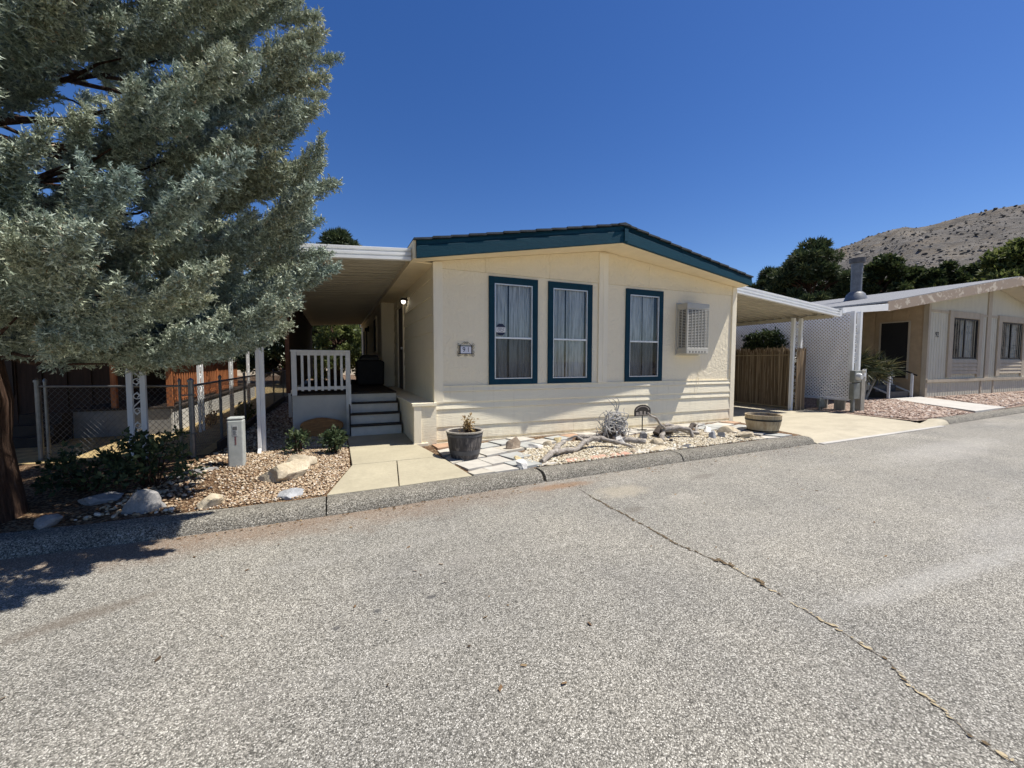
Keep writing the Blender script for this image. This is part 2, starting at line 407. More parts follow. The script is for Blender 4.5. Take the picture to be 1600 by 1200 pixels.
M['rk_tan'] = rock_mat('rock_tan', (.33, .27, .18), (.56, .49, .37))
M['rk_white'] = rock_mat('rock_white', (.48, .46, .42), (.74, .72, .68))
M['rk_grey'] = rock_mat('rock_grey', (.17, .165, .16), (.34, .33, .32))
M['rk_brown'] = rock_mat('rock_brown', (.22, .16, .11), (.45, .37, .28))
M['rk_blue'] = rock_mat('rock_blue_grey', (.23, .24, .25), (.46, .465, .47))
M['rk_yellow'] = rock_mat('rock_yellow', (.40, .32, .17), (.62, .53, .33))
M['rk_dark'] = rock_mat('rock_dark', (.06, .06, .065), (.16, .16, .165))
def drift():
    t = NT('driftwood')
    n = t.noise(9, t.vec((1, 4, 4)), 6, .65, 1.2)
    return t.done(t.ramp(n, [(.3, (.10, .085, .07)), (.5, (.30, .27, .235)), (.72, (.50, .47, .43))]), .85, t.bump(n, .015), 0, .2)
M['drift'] = drift()
M['drift_dark'] = mat('driftwood_dark', (.075, .06, .05), .9, .4, 8, .01, 30)
M['root'] = mat('bleached_root', (.40, .385, .36), .8, .25, 10, .004, 60)
def barrel_mat(name, a, b, c):
    t = NT(name)
    n = t.noise(7, t.vec((2.2, 2.2, .35)), 6, .7, .4)
    return t.done(t.ramp(n, [(.32, a), (.52, b), (.72, c)]), .75, t.bump(n, .006), 0, .25)
M['barrel_dark'] = barrel_mat('weathered_barrel', (.03, .027, .028), (.075, .068, .066), (.27, .24, .21))
M['barrel_wood'] = barrel_mat('oak_barrel', (.26, .19, .11), (.40, .32, .20), (.52, .44, .31))
M['barrel_rim'] = mat('barrel_rim_pale', (.34, .31, .26), .7, .2, 8)
def reed_mat():
    t = NT('reed')
    g = t.new('NewGeometry')
    c = t.ramp(g.outputs['Random Per Island'], [(0, (.11, .075, .045)), (.4, (.21, .15, .09)), (.8, (.32, .235, .15)), (1, (.52, .42, .29))])
    return t.done(c, .8)
M['reed'] = reed_mat()
M['vinyl'] = mat('white_lattice', (.80, .80, .82), .45, .03, 3)
M['n92'] = mat('house_beige_green', (.50, .475, .385), .65, .06, 3, .002, 40, stretch=(1, 1, .3))
M['n92trim'] = mat('house_tan_trim', (.39, .335, .255), .65, .1, 4, .002, 40, stretch=(1, 1, .4))
M['n92side'] = mat('house_side_tan', (.36, .27, .17), .7, .1, 4)
M['n92fascia'] = mat('fascia_peeling', (.36, .28, .21), .7, .08, 2.2, c2=(.55, .48, .38), lo=.55, hi=.6, stretch=(1.5, 1, 2))
def shingle92():
    t = NT('shingle_grey')
    n = t.noise(30, None, 5, .7); n2 = t.noise(1.3, t.vec((1, 1, 1)), 4, .6)
    c = t.ramp(n, [(.3, (.13, .135, .145)), (.7, (.28, .285, .295))])
    c = t.mix(.6, c, t.ramp(n2, [(.3, (.88, .88, .88)), (.7, (1.1, 1.1, 1.1))]), 'MULTIPLY')
    return t.done(c, .9, t.bump(n, .01), 0, .2)
M['roof92'] = shingle92()
M['chimney'] = mat('flue_grey', (.13, .14, .155), .5, .2, 6, spec=.4)
M['wood_post'] = mat('grey_post', (.30, .28, .23), .85, .25, 8, .004, 40, stretch=(3, 3, .4))
M['meter'] = mat('meter_grey', (.17, .18, .16), .5, .15, 10)
def hill_mat():
    t = NT('hillside')
    n = t.noise(.022, None, 9, .72); n2 = t.noise(.16, t.vec((1, 1, 1.4)), 6, .7, .6); n3 = t.noise(.006, None, 4, .6)
    c = t.ramp(n, [(.34, (.075, .070, .064)), (.48, (.125, .112, .095)), (.66, (.19, .155, .112))])
    c = t.mix(t.ramp(n2, [(.48, (0, 0, 0)), (.56, (1, 1, 1))]), c, (.16, .148, .132))
    c = t.mix(t.math('MULTIPLY', t.ramp(n2, [(.30, (1, 1, 1)), (.38, (0, 0, 0))]), .6), c, (.08, .075, .06))
    c = t.mix(t.math('MULTIPLY', t.ramp(n3, [(.42, (0, 0, 0)), (.6, (1, 1, 1))]), .8), c, (.115, .110, .106))
    return t.done(c, .95, t.bump(n2, 1.8), 0, .1)
M['hill'] = hill_mat()
def emit(name, c, s):
    m = bpy.data.materials.new(name); m.use_nodes = True
    b = m.node_tree.nodes['Principled BSDF']; b.inputs['Emission Color'].default_value = (*c, 1); b.inputs['Emission Strength'].default_value = s
    b.inputs['Base Color'].default_value = (*c, 1); return m
M['bulb'] = emit('lamp_glow', (1, .9, .72), 5)

# ------------------------------------------------------------------ camera, light, world
f_px, pitch, roll, yaw = 638.5, .0544, .0018, .4097
cam = bpy.data.cameras.new('camera'); co = bpy.data.objects.new('camera', cam); COL.objects.link(co)
fw = Vector((math.sin(yaw) * math.cos(pitch), math.cos(yaw) * math.cos(pitch), -math.sin(pitch)))
r0 = Vector((math.cos(yaw), -math.sin(yaw), 0)); u0 = r0.cross(fw)
rr = r0 * math.cos(roll) + u0 * math.sin(roll); uu = u0 * math.cos(roll) - r0 * math.sin(roll)
mw = Matrix((rr, uu, -fw)).transposed().to_4x4(); mw.translation = Vector((-1.5814, -6.932, 1.6233))
co.matrix_world = mw
cam.sensor_width = 36; cam.sensor_fit = 'HORIZONTAL'; cam.lens = f_px / 1600 * 36; cam.clip_start = .05; cam.clip_end = 6000
SC.camera = co
LD = Vector((-2.65, 1.0, -5.3)).normalized()
sun = bpy.data.lights.new('sun', 'SUN'); sun.energy = 5.0; sun.angle = R(.53); sun.color = (1, .95, .87)
so = bpy.data.objects.new('sun', sun); COL.objects.link(so); so.rotation_euler = LD.to_track_quat('-Z', 'Y').to_euler(); so.location = (20, -8, 40)
w = bpy.data.worlds.new('World'); SC.world = w; w.use_nodes = True
bg = w.node_tree.nodes['Background']; sky = w.node_tree.nodes.new('ShaderNodeTexSky'); sky.sky_type = 'NISHITA'
sky.sun_disc = False; sky.sun_elevation = math.asin(-LD.z); sky.sun_rotation = math.atan2(-LD.x, -LD.y)
sky.altitude = 900; sky.air_density = 1.0; sky.dust_density = .35; sky.ozone_density = 2.2
hs = w.node_tree.nodes.new('ShaderNodeHueSaturation'); hs.inputs['Saturation'].default_value = 1.3; hs.inputs['Hue'].default_value = .513; hs.inputs['Value'].default_value = 1.42
w.node_tree.links.new(sky.outputs[0], hs.inputs['Color']); w.node_tree.links.new(hs.outputs[0], bg.inputs[0]); bg.inputs[1].default_value = .058
SC.view_settings.view_transform = 'Standard'; SC.view_settings.look = 'None'; SC.view_settings.gamma = 1; SC.view_settings.exposure = .57
SC.cycles.max_bounces = 8; SC.cycles.transparent_max_bounces = 12
try: SC.cycles.use_denoising = True
except Exception: pass

# ------------------------------------------------------------------ setting: ground, road, kerb, walks
KB = [(-60, -2.35), (-10, -2.32), (-4.2, -2.28), (-2.6, -2.32), (-1.1, -2.28), (1.04, -2.12), (3.56, -2.02), (7.23, -1.94), (12.2, -1.78), (18.9, -1.46), (30, -.8), (60, 1.2)]
def kerb_y(x):
    for (a, b), (c, d) in zip(KB, KB[1:]):
        if x <= c: return b + (d - b) * (x - a) / (c - a)
    return KB[-1][1]
def gz(x, y):                                    # yard height
    k = kerb_y(x) + .32
    return .112 + .095 * max(0, min(1, (y - k) / 1.8)) + .012 * noise.noise((x * 1.7, y * 1.7, 0))
b = MB(); N = 24
for i in range(N):
    a0, a1 = 2 * math.pi * i / N, 2 * math.pi * (i + 1) / N
    b.poly([(0, 0, -.03), (2500 * math.cos(a0), 2500 * math.sin(a0), -.03), (2500 * math.cos(a1), 2500 * math.sin(a1), -.03)])
b.build('ground', M['earth'], kind='structure')
xs = [x for x, _ in KB]
b = MB()
for x0, x1 in zip(xs, xs[1:]):
    b.quad((x0, -13, 0), (x1, -13, 0), (x1, kerb_y(x1) + .1, 0), (x0, kerb_y(x0) + .1, 0))
b.build('road', M['road'], kind='structure')
b = MB(); b.box(-80, 80, -40, -13.0, -.02, .12); b.build('far_side_yard', M['drygrass'], kind='structure')
PROF = [(0, -.02), (0, .004), (.018, .03), (.04, .066), (.066, .094), (.10, .112), (.15, .119), (.22, .121), (.33, .117), (.33, -.02)]
def kerb(x0, x1, m, prof=PROF, taper=None):
    n = max(2, int((x1 - x0) / .12)); n = min(n, 160)
    b = MB(); k = len(prof); vs = []
    for i in range(n + 1):
        x = x0 + (x1 - x0) * i / n
        y = kerb_y(x); tp = taper(x) if taper else 1
        for d, z in prof:
            j = .006 * noise.noise((x * 3, d * 20, 3)) if z > .01 else 0
            vs.append((x + .01 * noise.noise((d * 30, x0, 1)) * (i in (0, n)), y + d + j, max(z * tp, -.02) + j))
    fs = [(i * k + j, (i + 1) * k + j, (i + 1) * k + j + 1, i * k + j + 1) for i in range(n) for j in range(k - 1)]
    fs += [tuple(range(k)), tuple(n * k + j for j in range(k - 1, -1, -1))]
    b.add(vs, fs); return b.build('kerb', m, kind='structure', smooth=True)
for x0, x1 in ((-60, -6.2), (-6.19, -1.70), (-1.685, .98), (1.03, 3.60), (3.625, 7.18)): kerb(x0, x1, M['kerb'])
kerb(12.25, 13.2, M['drive'], taper=lambda x: min(1, max(.25, (x - 12.2) / .7)))
kerb(13.22, 60, M['kerb'])
# yard sheets
def sheet(name, x0, x1, yfun0, y1, m, nx, ny, zf, **kw):
    b = MB(); vs = []
    for i in range(nx + 1):
        x = x0 + (x1 - x0) * i / nx
        ya = yfun0(x)
        for j in range(ny + 1):
            t = (j / ny) ** 2.2; y = ya + (y1 - ya) * t
            vs.append((x, y, zf(x, y)))
    fs = [(i * (ny + 1) + j, (i + 1) * (ny + 1) + j, (i + 1) * (ny + 1) + j + 1, i * (ny + 1) + j + 1) for i in range(nx) for j in range(ny)]
    b.add(vs, fs); return b.build(name, m, smooth=True, kind='structure')
sheet('yard', -3.3, 7.28, lambda x: kerb_y(x) + .31, 40, M['yard'], 90, 40, gz)
sheet('dry_lot', -40, -3.3, lambda x: kerb_y(x) + .31, 40, M['yard'], 60, 40, gz)
b = MB(); b.quad((-6.6, .9, .215), (-3.36, .5, .215), (-3.36, 22, .225), (-6.6, 22, .225)); b.build('dry_grass', M['drygrass'], kind='structure')
def z92(x, y): return .108 + .16 * max(0, min(1, (y + 1.4) / 2.5)) * max(0, min(1, (x - 12) / 3)) + .02 * noise.noise((x * 1.2, y * 1.2, 5))
sheet('gravel_yard', 12.2, 60, lambda x: kerb_y(x) + .31, 40, M['yard92'], 120, 40, z92)
# driveway
b = MB(); pr = [(-.02, .006), (.0, .02), (.06, .03), (.42, .085), (1.0, .105), (3.4, .12), (20, .15)]
xa, xb = 7.2, 12.23
b.prism([(xa, kerb_y(xa) + d, z) for d, z in pr] + [(xa, kerb_y(xa) + 20, -.02), (xa, kerb_y(xa) - .02, -.02)], (xb - xa, kerb_y(xb) - kerb_y(xa), 0))
b.build('driveway', M['drive'], kind='structure')
b = MB(); b.prism([(7.25, kerb_y(7.25) - .12, .002), (12.6, kerb_y(12.6) - .12, .002), (12.6, kerb_y(12.6) - .015, .002), (7.25, kerb_y(7.25) - .015, .002)], (0, 0, .014)); b.build('gutter_lip', M['pale_conc'], kind='structure')
# front walk, three slabs with open joints
def slab(b, ps, th=.14): b.prism([(x, y, z) for x, y, z in ps], (0, 0, -th))
b = MB()
slab(b, [(-1.385, -.98, .212), (-.17, -.98, .216), (-.33, -.12, .238), (-.335, 1.25, .242), (-1.385, 1.25, .242)])
slab(b, [(-1.69, kerb_y(-1.69) + .332, .126), (-.90, kerb_y(-.9) + .332, .126), (-.80, -1.0, .214), (-1.385, -1.0, .212)])
slab(b, [(-.888, kerb_y(-.88) + .332, .126), (.05, kerb_y(.05) + .332, .128), (-.12, -1.25, .205), (-.168, -1.0, .216), (-.788, -1.0, .214)])
b.build('front_walk', M['concrete'], kind='structure', bevel=.006)
# paving tiles (set as a loose apron round the gravel bed)
def inpoly(x, y, P):
    c = False
    for (x0, y0), (x1, y1) in zip(P, P[1:] + P[:1]):
        if (y0 > y) != (y1 > y) and x < (x1 - x0) * (y - y0) / (y1 - y0) + x0: c = not c
    return c
APRON = [(-.1, -.08), (-.14, -1.15), (.10, -1.88), (.98, -1.80), (1.05, -1.2), (1.45, -.75), (2.6, -.62), (4.6, -.55), (5.75, -.62), (6.1, -1.35), (6.25, -1.62), (7.1, -1.6), (7.2, -.05)]
BED = [(1.0, -1.80), (1.03, -1.2), (1.4, -.78), (2.6, -.62), (4.6, -.55), (5.8, -.6), (6.15, -1.35), (6.2, -1.64), (3.5, -1.7)]
b = MB(); ca, sa = math.cos(R(17)), math.sin(R(17)); s = .40
for i in range(-8, 30):
    for j in range(-16, 10):
        cx = (i + .5 + .5 * (j % 2)) * s; cy = (j + .5) * s
        x = cx * ca - cy * sa; y = cx * sa + cy * ca
        if not inpoly(x, y, APRON): continue
        h = s / 2 - .008; ja = rnd.uniform(-.07, .07); h = h * rnd.uniform(.95, 1.03)
        ps = []
        ok = True
        for dx, dy in ((-h, -h), (h, -h), (h, h), (-h, h)):
            u = dx * math.cos(ja) - dy * math.sin(ja); v = dx * math.sin(ja) + dy * math.cos(ja)
            X = x + u * ca - v * sa; Y = y + u * sa + v * ca
            Y = min(Y, -.07); X = max(X, -.2 + .0 * Y); Y = max(Y, kerb_y(X) + .335)
            ps.append((X, Y))
        z = gz(x, y) + rnd.uniform(.016, .028); tx, ty = rnd.uniform(-.02, .02), rnd.uniform(-.02, .02)
        a = sum(ps[k][0] * ps[(k + 1) % 4][1] - ps[(k + 1) % 4][0] * ps[k][1] for k in range(4)) / 2
        if a < .02: continue
        # keep clear of the walk edge
        if any(X < (-.12 - .0 if Y > -1.2 else -.12 + (-1.2 - Y) * .25) + .02 for X, Y in ps):
            ps = [(max(X, (-.09 if Y > -1.2 else -.09 + (-1.2 - Y) * .25)), Y) for X, Y in ps]
        b.prism([(X, Y, z + tx * (X - x) + ty * (Y - y)) for X, Y in ps], (0, 0, -.05))
b.build('tile_paving', M['tiles'], kind='structure')
b = MB()
for x, wd in ((1.75, .34), (2.2, .36), (2.62, .42)):
    y = kerb_y(x) + .40; b.prism([(x - wd / 2, y - .05, gz(x, y) + .022), (x + wd / 2, y - .03, gz(x, y) + .022), (x + wd / 2 - .03, y + .13, gz(x, y) + .026), (x - wd / 2 + .06, y + .1, gz(x, y) + .026)], (0, 0, -.05))
b.build('red_tile_edging', M['redtile'], kind='structure')
b = MB()
for x, wd in ((1.22, .36), (3.15, .40), (3.75, .5), (6.0, .3)):
    y = kerb_y(x) + .41; b.prism([(x - wd / 2, y - .06, gz(x, y) + .022), (x + wd / 2, y - .04, gz(x, y) + .022), (x + wd / 2 - .03, y + .12, gz(x, y) + .026), (x - wd / 2 + .06, y + .1, gz(x, y) + .026)], (0, 0, -.05))
b.build('pale_tile_edging', M['pale_conc'], kind='structure')

# pebbles
ICO = None
def ico():
    global ICO
    if ICO is None:
        bm = bmesh.new(); bmesh.ops.create_icosphere(bm, subdivisions=1, radius=1); bm.verts.ensure_lookup_table()
        ICO = (np.array([v.co[:] for v in bm.verts]), np.array([[v.index for v in f.verts] for f in bm.faces])); bm.free()
    return ICO
def pebbles(name, n, sampler, smin, smax, m, zoff=.0, **kw):
    iv, jf = ico(); P = []
    while len(P) < n:
        p = sampler()
        if p: P.append(p)
    P = np.array(P); S = (smin + (smax - smin) * rng.beta(1.3, 3.2, (n, 1)) * 1.9) * rng.uniform(.7, 1.3, (n, 3)) * np.array([1, 1, .62])
    S = S[:, None, :]
    V = iv[None] * S * rng.uniform(.8, 1.2, (n, len(iv), 1))
    a = rng.uniform(0, 6.28, n); t = rng.uniform(-.5, .5, n)
    c, s_ = np.cos(t)[:, None], np.sin(t)[:, None]
    V = np.stack([V[..., 0], V[..., 1] * c - V[..., 2] * s_, V[..., 1] * s_ + V[..., 2] * c], -1)
    c, s_ = np.cos(a)[:, None], np.sin(a)[:, None]
    V = np.stack([V[..., 0] * c - V[..., 1] * s_, V[..., 0] * s_ + V[..., 1] * c, V[..., 2]], -1) + P[:, None]
    F = (jf[None] + (np.arange(n) * len(iv))[:, None, None]).reshape(-1, 3)
    return np_mesh(name, V.reshape(-1, 3), F, m, kind='stuff', label=kw.get('label'), cat=kw.get('cat'))
def samp_poly(P, zf, lift=.008, jz=.008):
    x0, x1 = min(p[0] for p in P), max(p[0] for p in P); y0, y1 = min(p[1] for p in P), max(p[1] for p in P)
    def f():
        x, y = rnd.uniform(x0, x1), rnd.uniform(y0, y1)
        if not inpoly(x, y, P) or y < kerb_y(x) + .34: return None
        return (x, y, zf(x, y) + lift + rnd.uniform(0, jz))
    return f
pebbles('river_gravel', 10500, samp_poly(BED, gz), .014, .026, M['pebble'], label='cream river pebbles filling the bed in front of the house', cat='gravel')
LBED = [(-3.15, -1.98), (-1.72, -1.94), (-1.42, -1.0), (-1.40, 1.3), (-2.3, 1.5), (-3.1, .9)]
_sl = samp_poly(LBED, gz)
def samp_left():
    p = _sl()
    if p is None: return None
    q = min(1, max(.12, (p[0] + 3.1) / .9 + .5 * noise.noise((p[0] * 2, p[1] * 2, 4))))
    return p if rnd.random() < q else None
pebbles('bark_gravel', 14500, samp_left, .006, .014, M['pebble_warm'], label='warm tan gravel left of the concrete front walk', cat='gravel')
SBED = [(-3.9, -1.9), (-3.1, -1.9), (-3.0, .8), (-2.35, 1.6), (-2.4, 9), (-3.2, 9), (-3.3, .5)]
pebbles('side_gravel', 3000, samp_poly(SBED, gz), .014, .026, M['pebble_warm'], label='shaded gravel strip between the deck and the wire fence', cat='gravel')
G92 = [(12.5, .1), (12.45, -1.3), (13.4, -1.42), (15.7, -1.3), (17.2, 1.1), (15, 1.4)]
pebbles('landscape_gravel', 4200, samp_poly(G92, z92, .006), .022, .045, M['gravel_pink'], label='pinkish gravel between driveway and the neighbour walkway', cat='gravel')
G93 = [(18.7, -1.0), (29, -.4), (30, .9), (19.9, 1.1)]
pebbles('crushed_gravel', 3500, samp_poly(G93, z92, .006), .03, .055, M['gravel_pink'], label='pinkish gravel in front of the beige house facade', cat='gravel')

# road crack (earth-filled seam)
CR = [(1.27, -2.2), (1.25, -2.6), (1.21, -3.03), (1.22, -3.4), (1.21, -3.75), (1.19, -4.25), (1.27, -4.68), (1.26, -4.99), (1.21, -5.25), (1.18, -5.6), (1.14, -5.8), (1.01, -6.0), (.93, -6.16), (.88, -6.4), (.9, -7.2), (.84, -8.5), (.9, -10), (.85, -13)]
pts = []
for (x0, y0), (x1, y1) in zip(CR, CR[1:]):
    n = max(2, int(abs(y1 - y0) / .015))
    for i in range(n): t = i / n; pts.append((x0 + (x1 - x0) * t + .030 * noise.noise((0, (y0 + (y1 - y0) * t) * 5, 1)) + .012 * noise.noise((3, (y0 + (y1 - y0) * t) * 22, 1)), y0 + (y1 - y0) * t))
b = MB(); c2 = MB(); c3 = MB()
def blob(m, x, y, rx, ry, z):
    n = rnd.randint(5, 8); a0 = rnd.uniform(0, 6.28)
    m.poly([(x + rx * rnd.uniform(.5, 1.2) * math.cos(a0 + 6.283 * k / n), y + ry * rnd.uniform(.5, 1.2) * math.sin(a0 + 6.283 * k / n), z) for k in range(n)])
for i in range(len(pts) - 1):
    (x0, y0), (x1, y1) = pts[i], pts[i + 1]
    q = noise.noise((y0 * 4.3, 2.2, 0)) + .6 * noise.noise((y0 * 17, 2.2, 5))
    if q > -.35 and y0 > -9:
        w0 = .0022 + .004 * max(0, q); b.quad((x0 - w0, y0, .004), (x1 - w0, y1, .004), (x1 + w0, y1, .004), (x0 + w0, y0, .004))
    dn = noise.noise((y0 * 2.1, 9.1, 0)) + .5 * noise.noise((y0 * 9, 9.1, 3))
    if y0 > -4.75 and y0 < -2.75 and rnd.random() < .75 + dn: blob(c3, x0 + rnd.gauss(0, .006), y0, rnd.uniform(.005, .017), rnd.uniform(.008, .022), .005 + .0001 * (i % 9))
    if y0 <= -4.5 and rnd.random() < .30 + dn * 1.4: blob(c2, x0 + rnd.gauss(.004, .008), y0, rnd.uniform(.003, .013), rnd.uniform(.005, .022), .006 + .0001 * (i % 9))
    elif y0 <= -4.6 and rnd.random() < .12: blob(c3, x0 + rnd.gauss(0, .008), y0, .012, .015, .007)
    if abs(y0 + 4.66) < .07 or abs(y0 + 4.98) < .04:
        blob(c3, x0 + rnd.gauss(.01, .014), y0, .02, .02, .0085 + .0002 * (i % 5))
b.build('road_crack', mat('crack_dark', (.085, .068, .048), .95, .4, 30), kind='structure')
c2.build('road_crack_sand', mat('crack_sand', (.36, .295, .185), .95, .3, 60), kind='structure')
c3.build('road_crack_weeds', mat('crack_weeds', (.075, .058, .03), .95, .5, 60, c2=(.17, .12, .065)), kind='structure')

n = 420; px_ = rng.uniform(-3.2, 7, n); py_ = np.array([kerb_y(x) for x in px_]) - np.abs(rng.normal(0, .16, n)) - .01
far = rng.random(n) < .2; py_[far] -= rng.uniform(.2, 3.2, far.sum())
ang = rng.uniform(0, 6.28, n); ln = rng.uniform(.006, .022, n); wd_ = ln * rng.uniform(.2, .6, n)
dx, dy = np.cos(ang), np.sin(ang)
def cr_(a, c_, z): return np.stack([px_ + dx * ln * a - dy * wd_ * c_, py_ + dy * ln * a + dx * wd_ * c_, np.full(n, z)], 1)
DV = np.stack([cr_(-1, -.4, .004), cr_(.6, -1, .006), cr_(1, .5, .012), cr_(-.5, 1, .009)], 1).reshape(-1, 3)
np_mesh('road_litter', DV, np.arange(4 * n).reshape(-1, 4), M['litter'], kind='stuff', label='dry leaf bits and grit scattered along the gutter', cat='litter')
# ------------------------------------------------------------------ main mobile home
H = empty('mobile_home', (0, 0, .2), 'cream mobile home with blue roof fascia, three tall front windows and house number 91', 'house')
W = 7.25
EL, P, ER = (-.36, -.32), (3.41, -.65), (7.32, -.34)
def roof_top(x): return 3.555 + (4.185 - 3.555) * (x + .36) / 3.77 if x < 3.41 else 4.185 - (4.185 - 3.60) * (x - 3.41) / 3.91
def sof(x): return 3.26 + (3.85 - 3.26) * (x + .36) / 3.77 if x < 3.41 else 3.85 - (3.85 - 3.40) * (x - 3.41) / 3.91
# front wall panel with three openings
WIN = [(.97, 1.945), (2.17, 3.165), (4.0, 5.0)]
ZB, ZT = 1.21, 3.15
b = MB(); op = [(a + .05, c - .05, ZB + .05, ZT - .05) for a, c in WIN]
cuts = [0.0]
for a, c, _, _ in op: cuts += [a, c]
cuts.append(W)
for i, (x0, x1) in enumerate(zip(cuts, cuts[1:])):
    if i % 2 == 0: b.box(x0, x1, 0, .09, 1.19, 3.2)
    else: b.box(x0, x1, 0, .09, 1.19, op[0][2]); b.box(x0, x1, 0, .09, op[0][3], 3.2)
b.build('front_wall', M['stucco'], H)
b = MB()
for x0, x1 in ((0, .9), (.904, 2.2), (2.204, 3.38), (3.384, 4.6), (4.604, 6.2), (6.204, W)):
    n = 5
    top = [(x0 + (x1 - x0) * k / n) for k in range(n + 1)]
    b.prism([(x0, -.012, 3.203), (x1, -.012, 3.203)] + [(x, -.012, sof(x) - .004) for x in reversed(top)], (0, .1, 0))
b.build('frieze_panel', M['stucco2'], H, bevel=.003)
# lower clapboards
def clap(b, x0, x1, z0, z1, y=0, seams=()):
    prof = [(y + .05, z0), (y - .026, z0), (y - .030, z0 + .01), (y - .010, z1), (y + .05, z1)]
    e = [x0] + list(seams) + [x1]
    for a, c in zip(e, e[1:]): b.prism([(a + .002, p, z) for p, z in prof], (c - a - .004, 0, 0))
b = MB()
clap(b, 0, W - .12, 1.105, 1.192, 0, (2.9, 5.35))
clap(b, 0, W - .12, .912, 1.10, -.0, (5.2,))
clap(b, -.26, W - .12, .795, .91, -.0, (3.7,)); clap(b, -.26, W - .12, .49, .79, -.0, (4.55,)); clap(b, -.26, W - .12, .262, .485, -.0, (2.75, 5.9))
b.box(-.26, W - .12, -.012, .05, .10, .262); b.box(-.26, W - .12, -.05, -.012, .10, .222); b.box(0, W, -.026, 0, 1.192, 1.206)
b.build('skirting', M['lap'], H)
b = MB()
b.box(0, .13, -.028, .06, .9, sof(.06) - .02); b.box(-.03, .0, -.028, .1, .9, 3.30)
b.build('corner_board', M['trim_cream'], H, bevel=.004)
b = MB(); b.box(W - .12, W + .005, -.032, .06, .17, sof(W - .1) - .02); b.box(W - .02, W + .05, -.01, .1, .17, 3.36)
b.build('corner_board', M['trim_cream'], H, bevel=.004)
b = MB(); b.box(3.32, 3.54, -.03, .0, 1.206, 3.80); b.box(3.42, 3.435, -.036, -.028, 1.206, 3.78)
b.build('batten', M['trim_cream'], H, bevel=.004)
b = MB()
b.box(-.385, -.26, -.085, .05, .15, .90); b.box(-.395, -.15, -.09, .0, .12, .25)
b.build('corner_board', M['trim_cream'], H, bevel=.004)
# sides and back, the lower box, the jog of the rear half
b = MB()
def side_lap(b, x, y0, y1, z0, z1, step=.305, s=-1):
    z = z0
    while z < z1 - .01:
        zt = min(z + step, z1)
        b.prism([(x + s * .030, y0, z), (x + s * .030, y0, z + .01), (x + s * .004, y0, zt), (x - s * .03, y0, zt), (x - s * .03, y0, z)], (0, y1 - y0, 0)); z = zt
side_lap(b, 0, .0, 3.22, .92, 3.27); side_lap(b, 0, 4.25, 5.0, .92, 3.27); b.box(-.005, .04, 3.22, 4.25, 3.02, 3.27)
b.build('side_siding', M['lap'], H)
b = MB(); side_lap(b, W, .0, 14, .2, 3.36, .305, 1)
b.build('side_siding', M['lap'], H)
b = MB()
b.box(-.36, .04, 5.0, 14, .3, 3.26); b.box(.0, W, 13.9, 14, .2, 3.9)
b.build('rear_wall', M['trim_cream'], H)
b = MB(); b.box(-.37, .0, -.06, 5.0, .16, .88); b.box(-.41, .0, -.1, 5.0, .88, .925)
b.build('ledge', M['lap'], H)
b = MB(); b.box(.05, W - .05, .5, 13.8, .25, .3); b.box(.06, W - .06, .85, .9, .3, 3.25); b.box(.1, W - .1, .09, .86, 3.2, 3.25); b.box(.1, W - .1, .09, .86, .9, .95)
b.build('interior', M['room'], H)
# roof deck with shingle courses
b = MB(); Y1 = 14.3
def yfront(x): return EL[1] + (P[1] - EL[1]) * (x - EL[0]) / (P[0] - EL[0]) if x < P[0] else P[1] + (ER[1] - P[1]) * (x - P[0]) / (ER[0] - P[0])
for xa, xb, nst in ((-.40, P[0], 13), (P[0], 7.36, 13)):
    for k in range(nst):
        x0 = xa + (xb - xa) * k / nst; x1 = xa + (xb - xa) * (k + 1) / nst
        low, hi = (x0, x1) if xa < 0 else (x1, x0)
        zl = roof_top(low); zh = roof_top(hi)
        ya, yb = yfront(low) - .035 - .01 * (k % 2), yfront(hi) - .035 - .01 * (k % 2)
        b.add([(low, ya, zl - .012), (hi, yb, zh - .03), (hi, Y1, zh - .03), (low, Y1, zl - .012), (low, ya, zl + .016), (hi, yb, zh + .002), (hi, Y1, zh + .002), (low, Y1, zl + .016)],
              [(0, 3, 2, 1), (4, 5, 6, 7), (0, 1, 5, 4), (1, 2, 6, 5), (2, 3, 7, 6), (3, 0, 4, 7)] if xa < 0 else [(1, 2, 3, 0), (7, 6, 5, 4), (4, 5, 1, 0), (5, 6, 2, 1), (6, 7, 3, 2), (7, 4, 0, 3)])
b.prism([(P[0] - .14, P[1] - .05, 4.172), (P[0], P[1] - .05, 4.203), (P[0] + .14, P[1] - .05, 4.168), (P[0] + .14, P[1] - .05, 4.15), (P[0] - .14, P[1] - .05, 4.15)], (0, Y1 + .6, 0))
b.build('roof', M['roof'], H)
# fascia: upper board and proud lower board on each rake
def rake(b, A, B, za, zb, ha0, hb0, ha1, hb1, th, out):
    (x0, y0), (x1, y1) = A, B
    d = Vector((x1 - x0, y1 - y0, 0)).normalized(); nrm = Vector((d.y, -d.x, 0)) * out
    ps = [(x0 + nrm.x, y0 + nrm.y, za - ha1), (x1 + nrm.x, y1 + nrm.y, zb - hb1), (x1 + nrm.x, y1 + nrm.y, zb - hb0), (x0 + nrm.x, y0 + nrm.y, za - ha0)]
    b.prism(ps, -nrm.normalized() * th)
for nm, A, B in (('fascia', EL, P), ('fascia', P, ER)):
    b = MB(); za, zb = roof_top(A[0]) - .02, roof_top(B[0]) - .035
    la, lb = za - (sof(A[0]) - .005), zb - (sof(B[0]) - .005)
    rake(b, A, B, za, zb, .0, .0, la * .34, lb * .34, .045, .0)
    rake(b, A, B, za, zb, la * .34, lb * .34, la, lb, .06, .026)
    b.build(nm, M['blue'], H, bevel=.004)
b = MB(); b.box(-.405, -.36, -.3, Y1, 3.25, 3.535); b.build('fascia', M['soffit'], H)
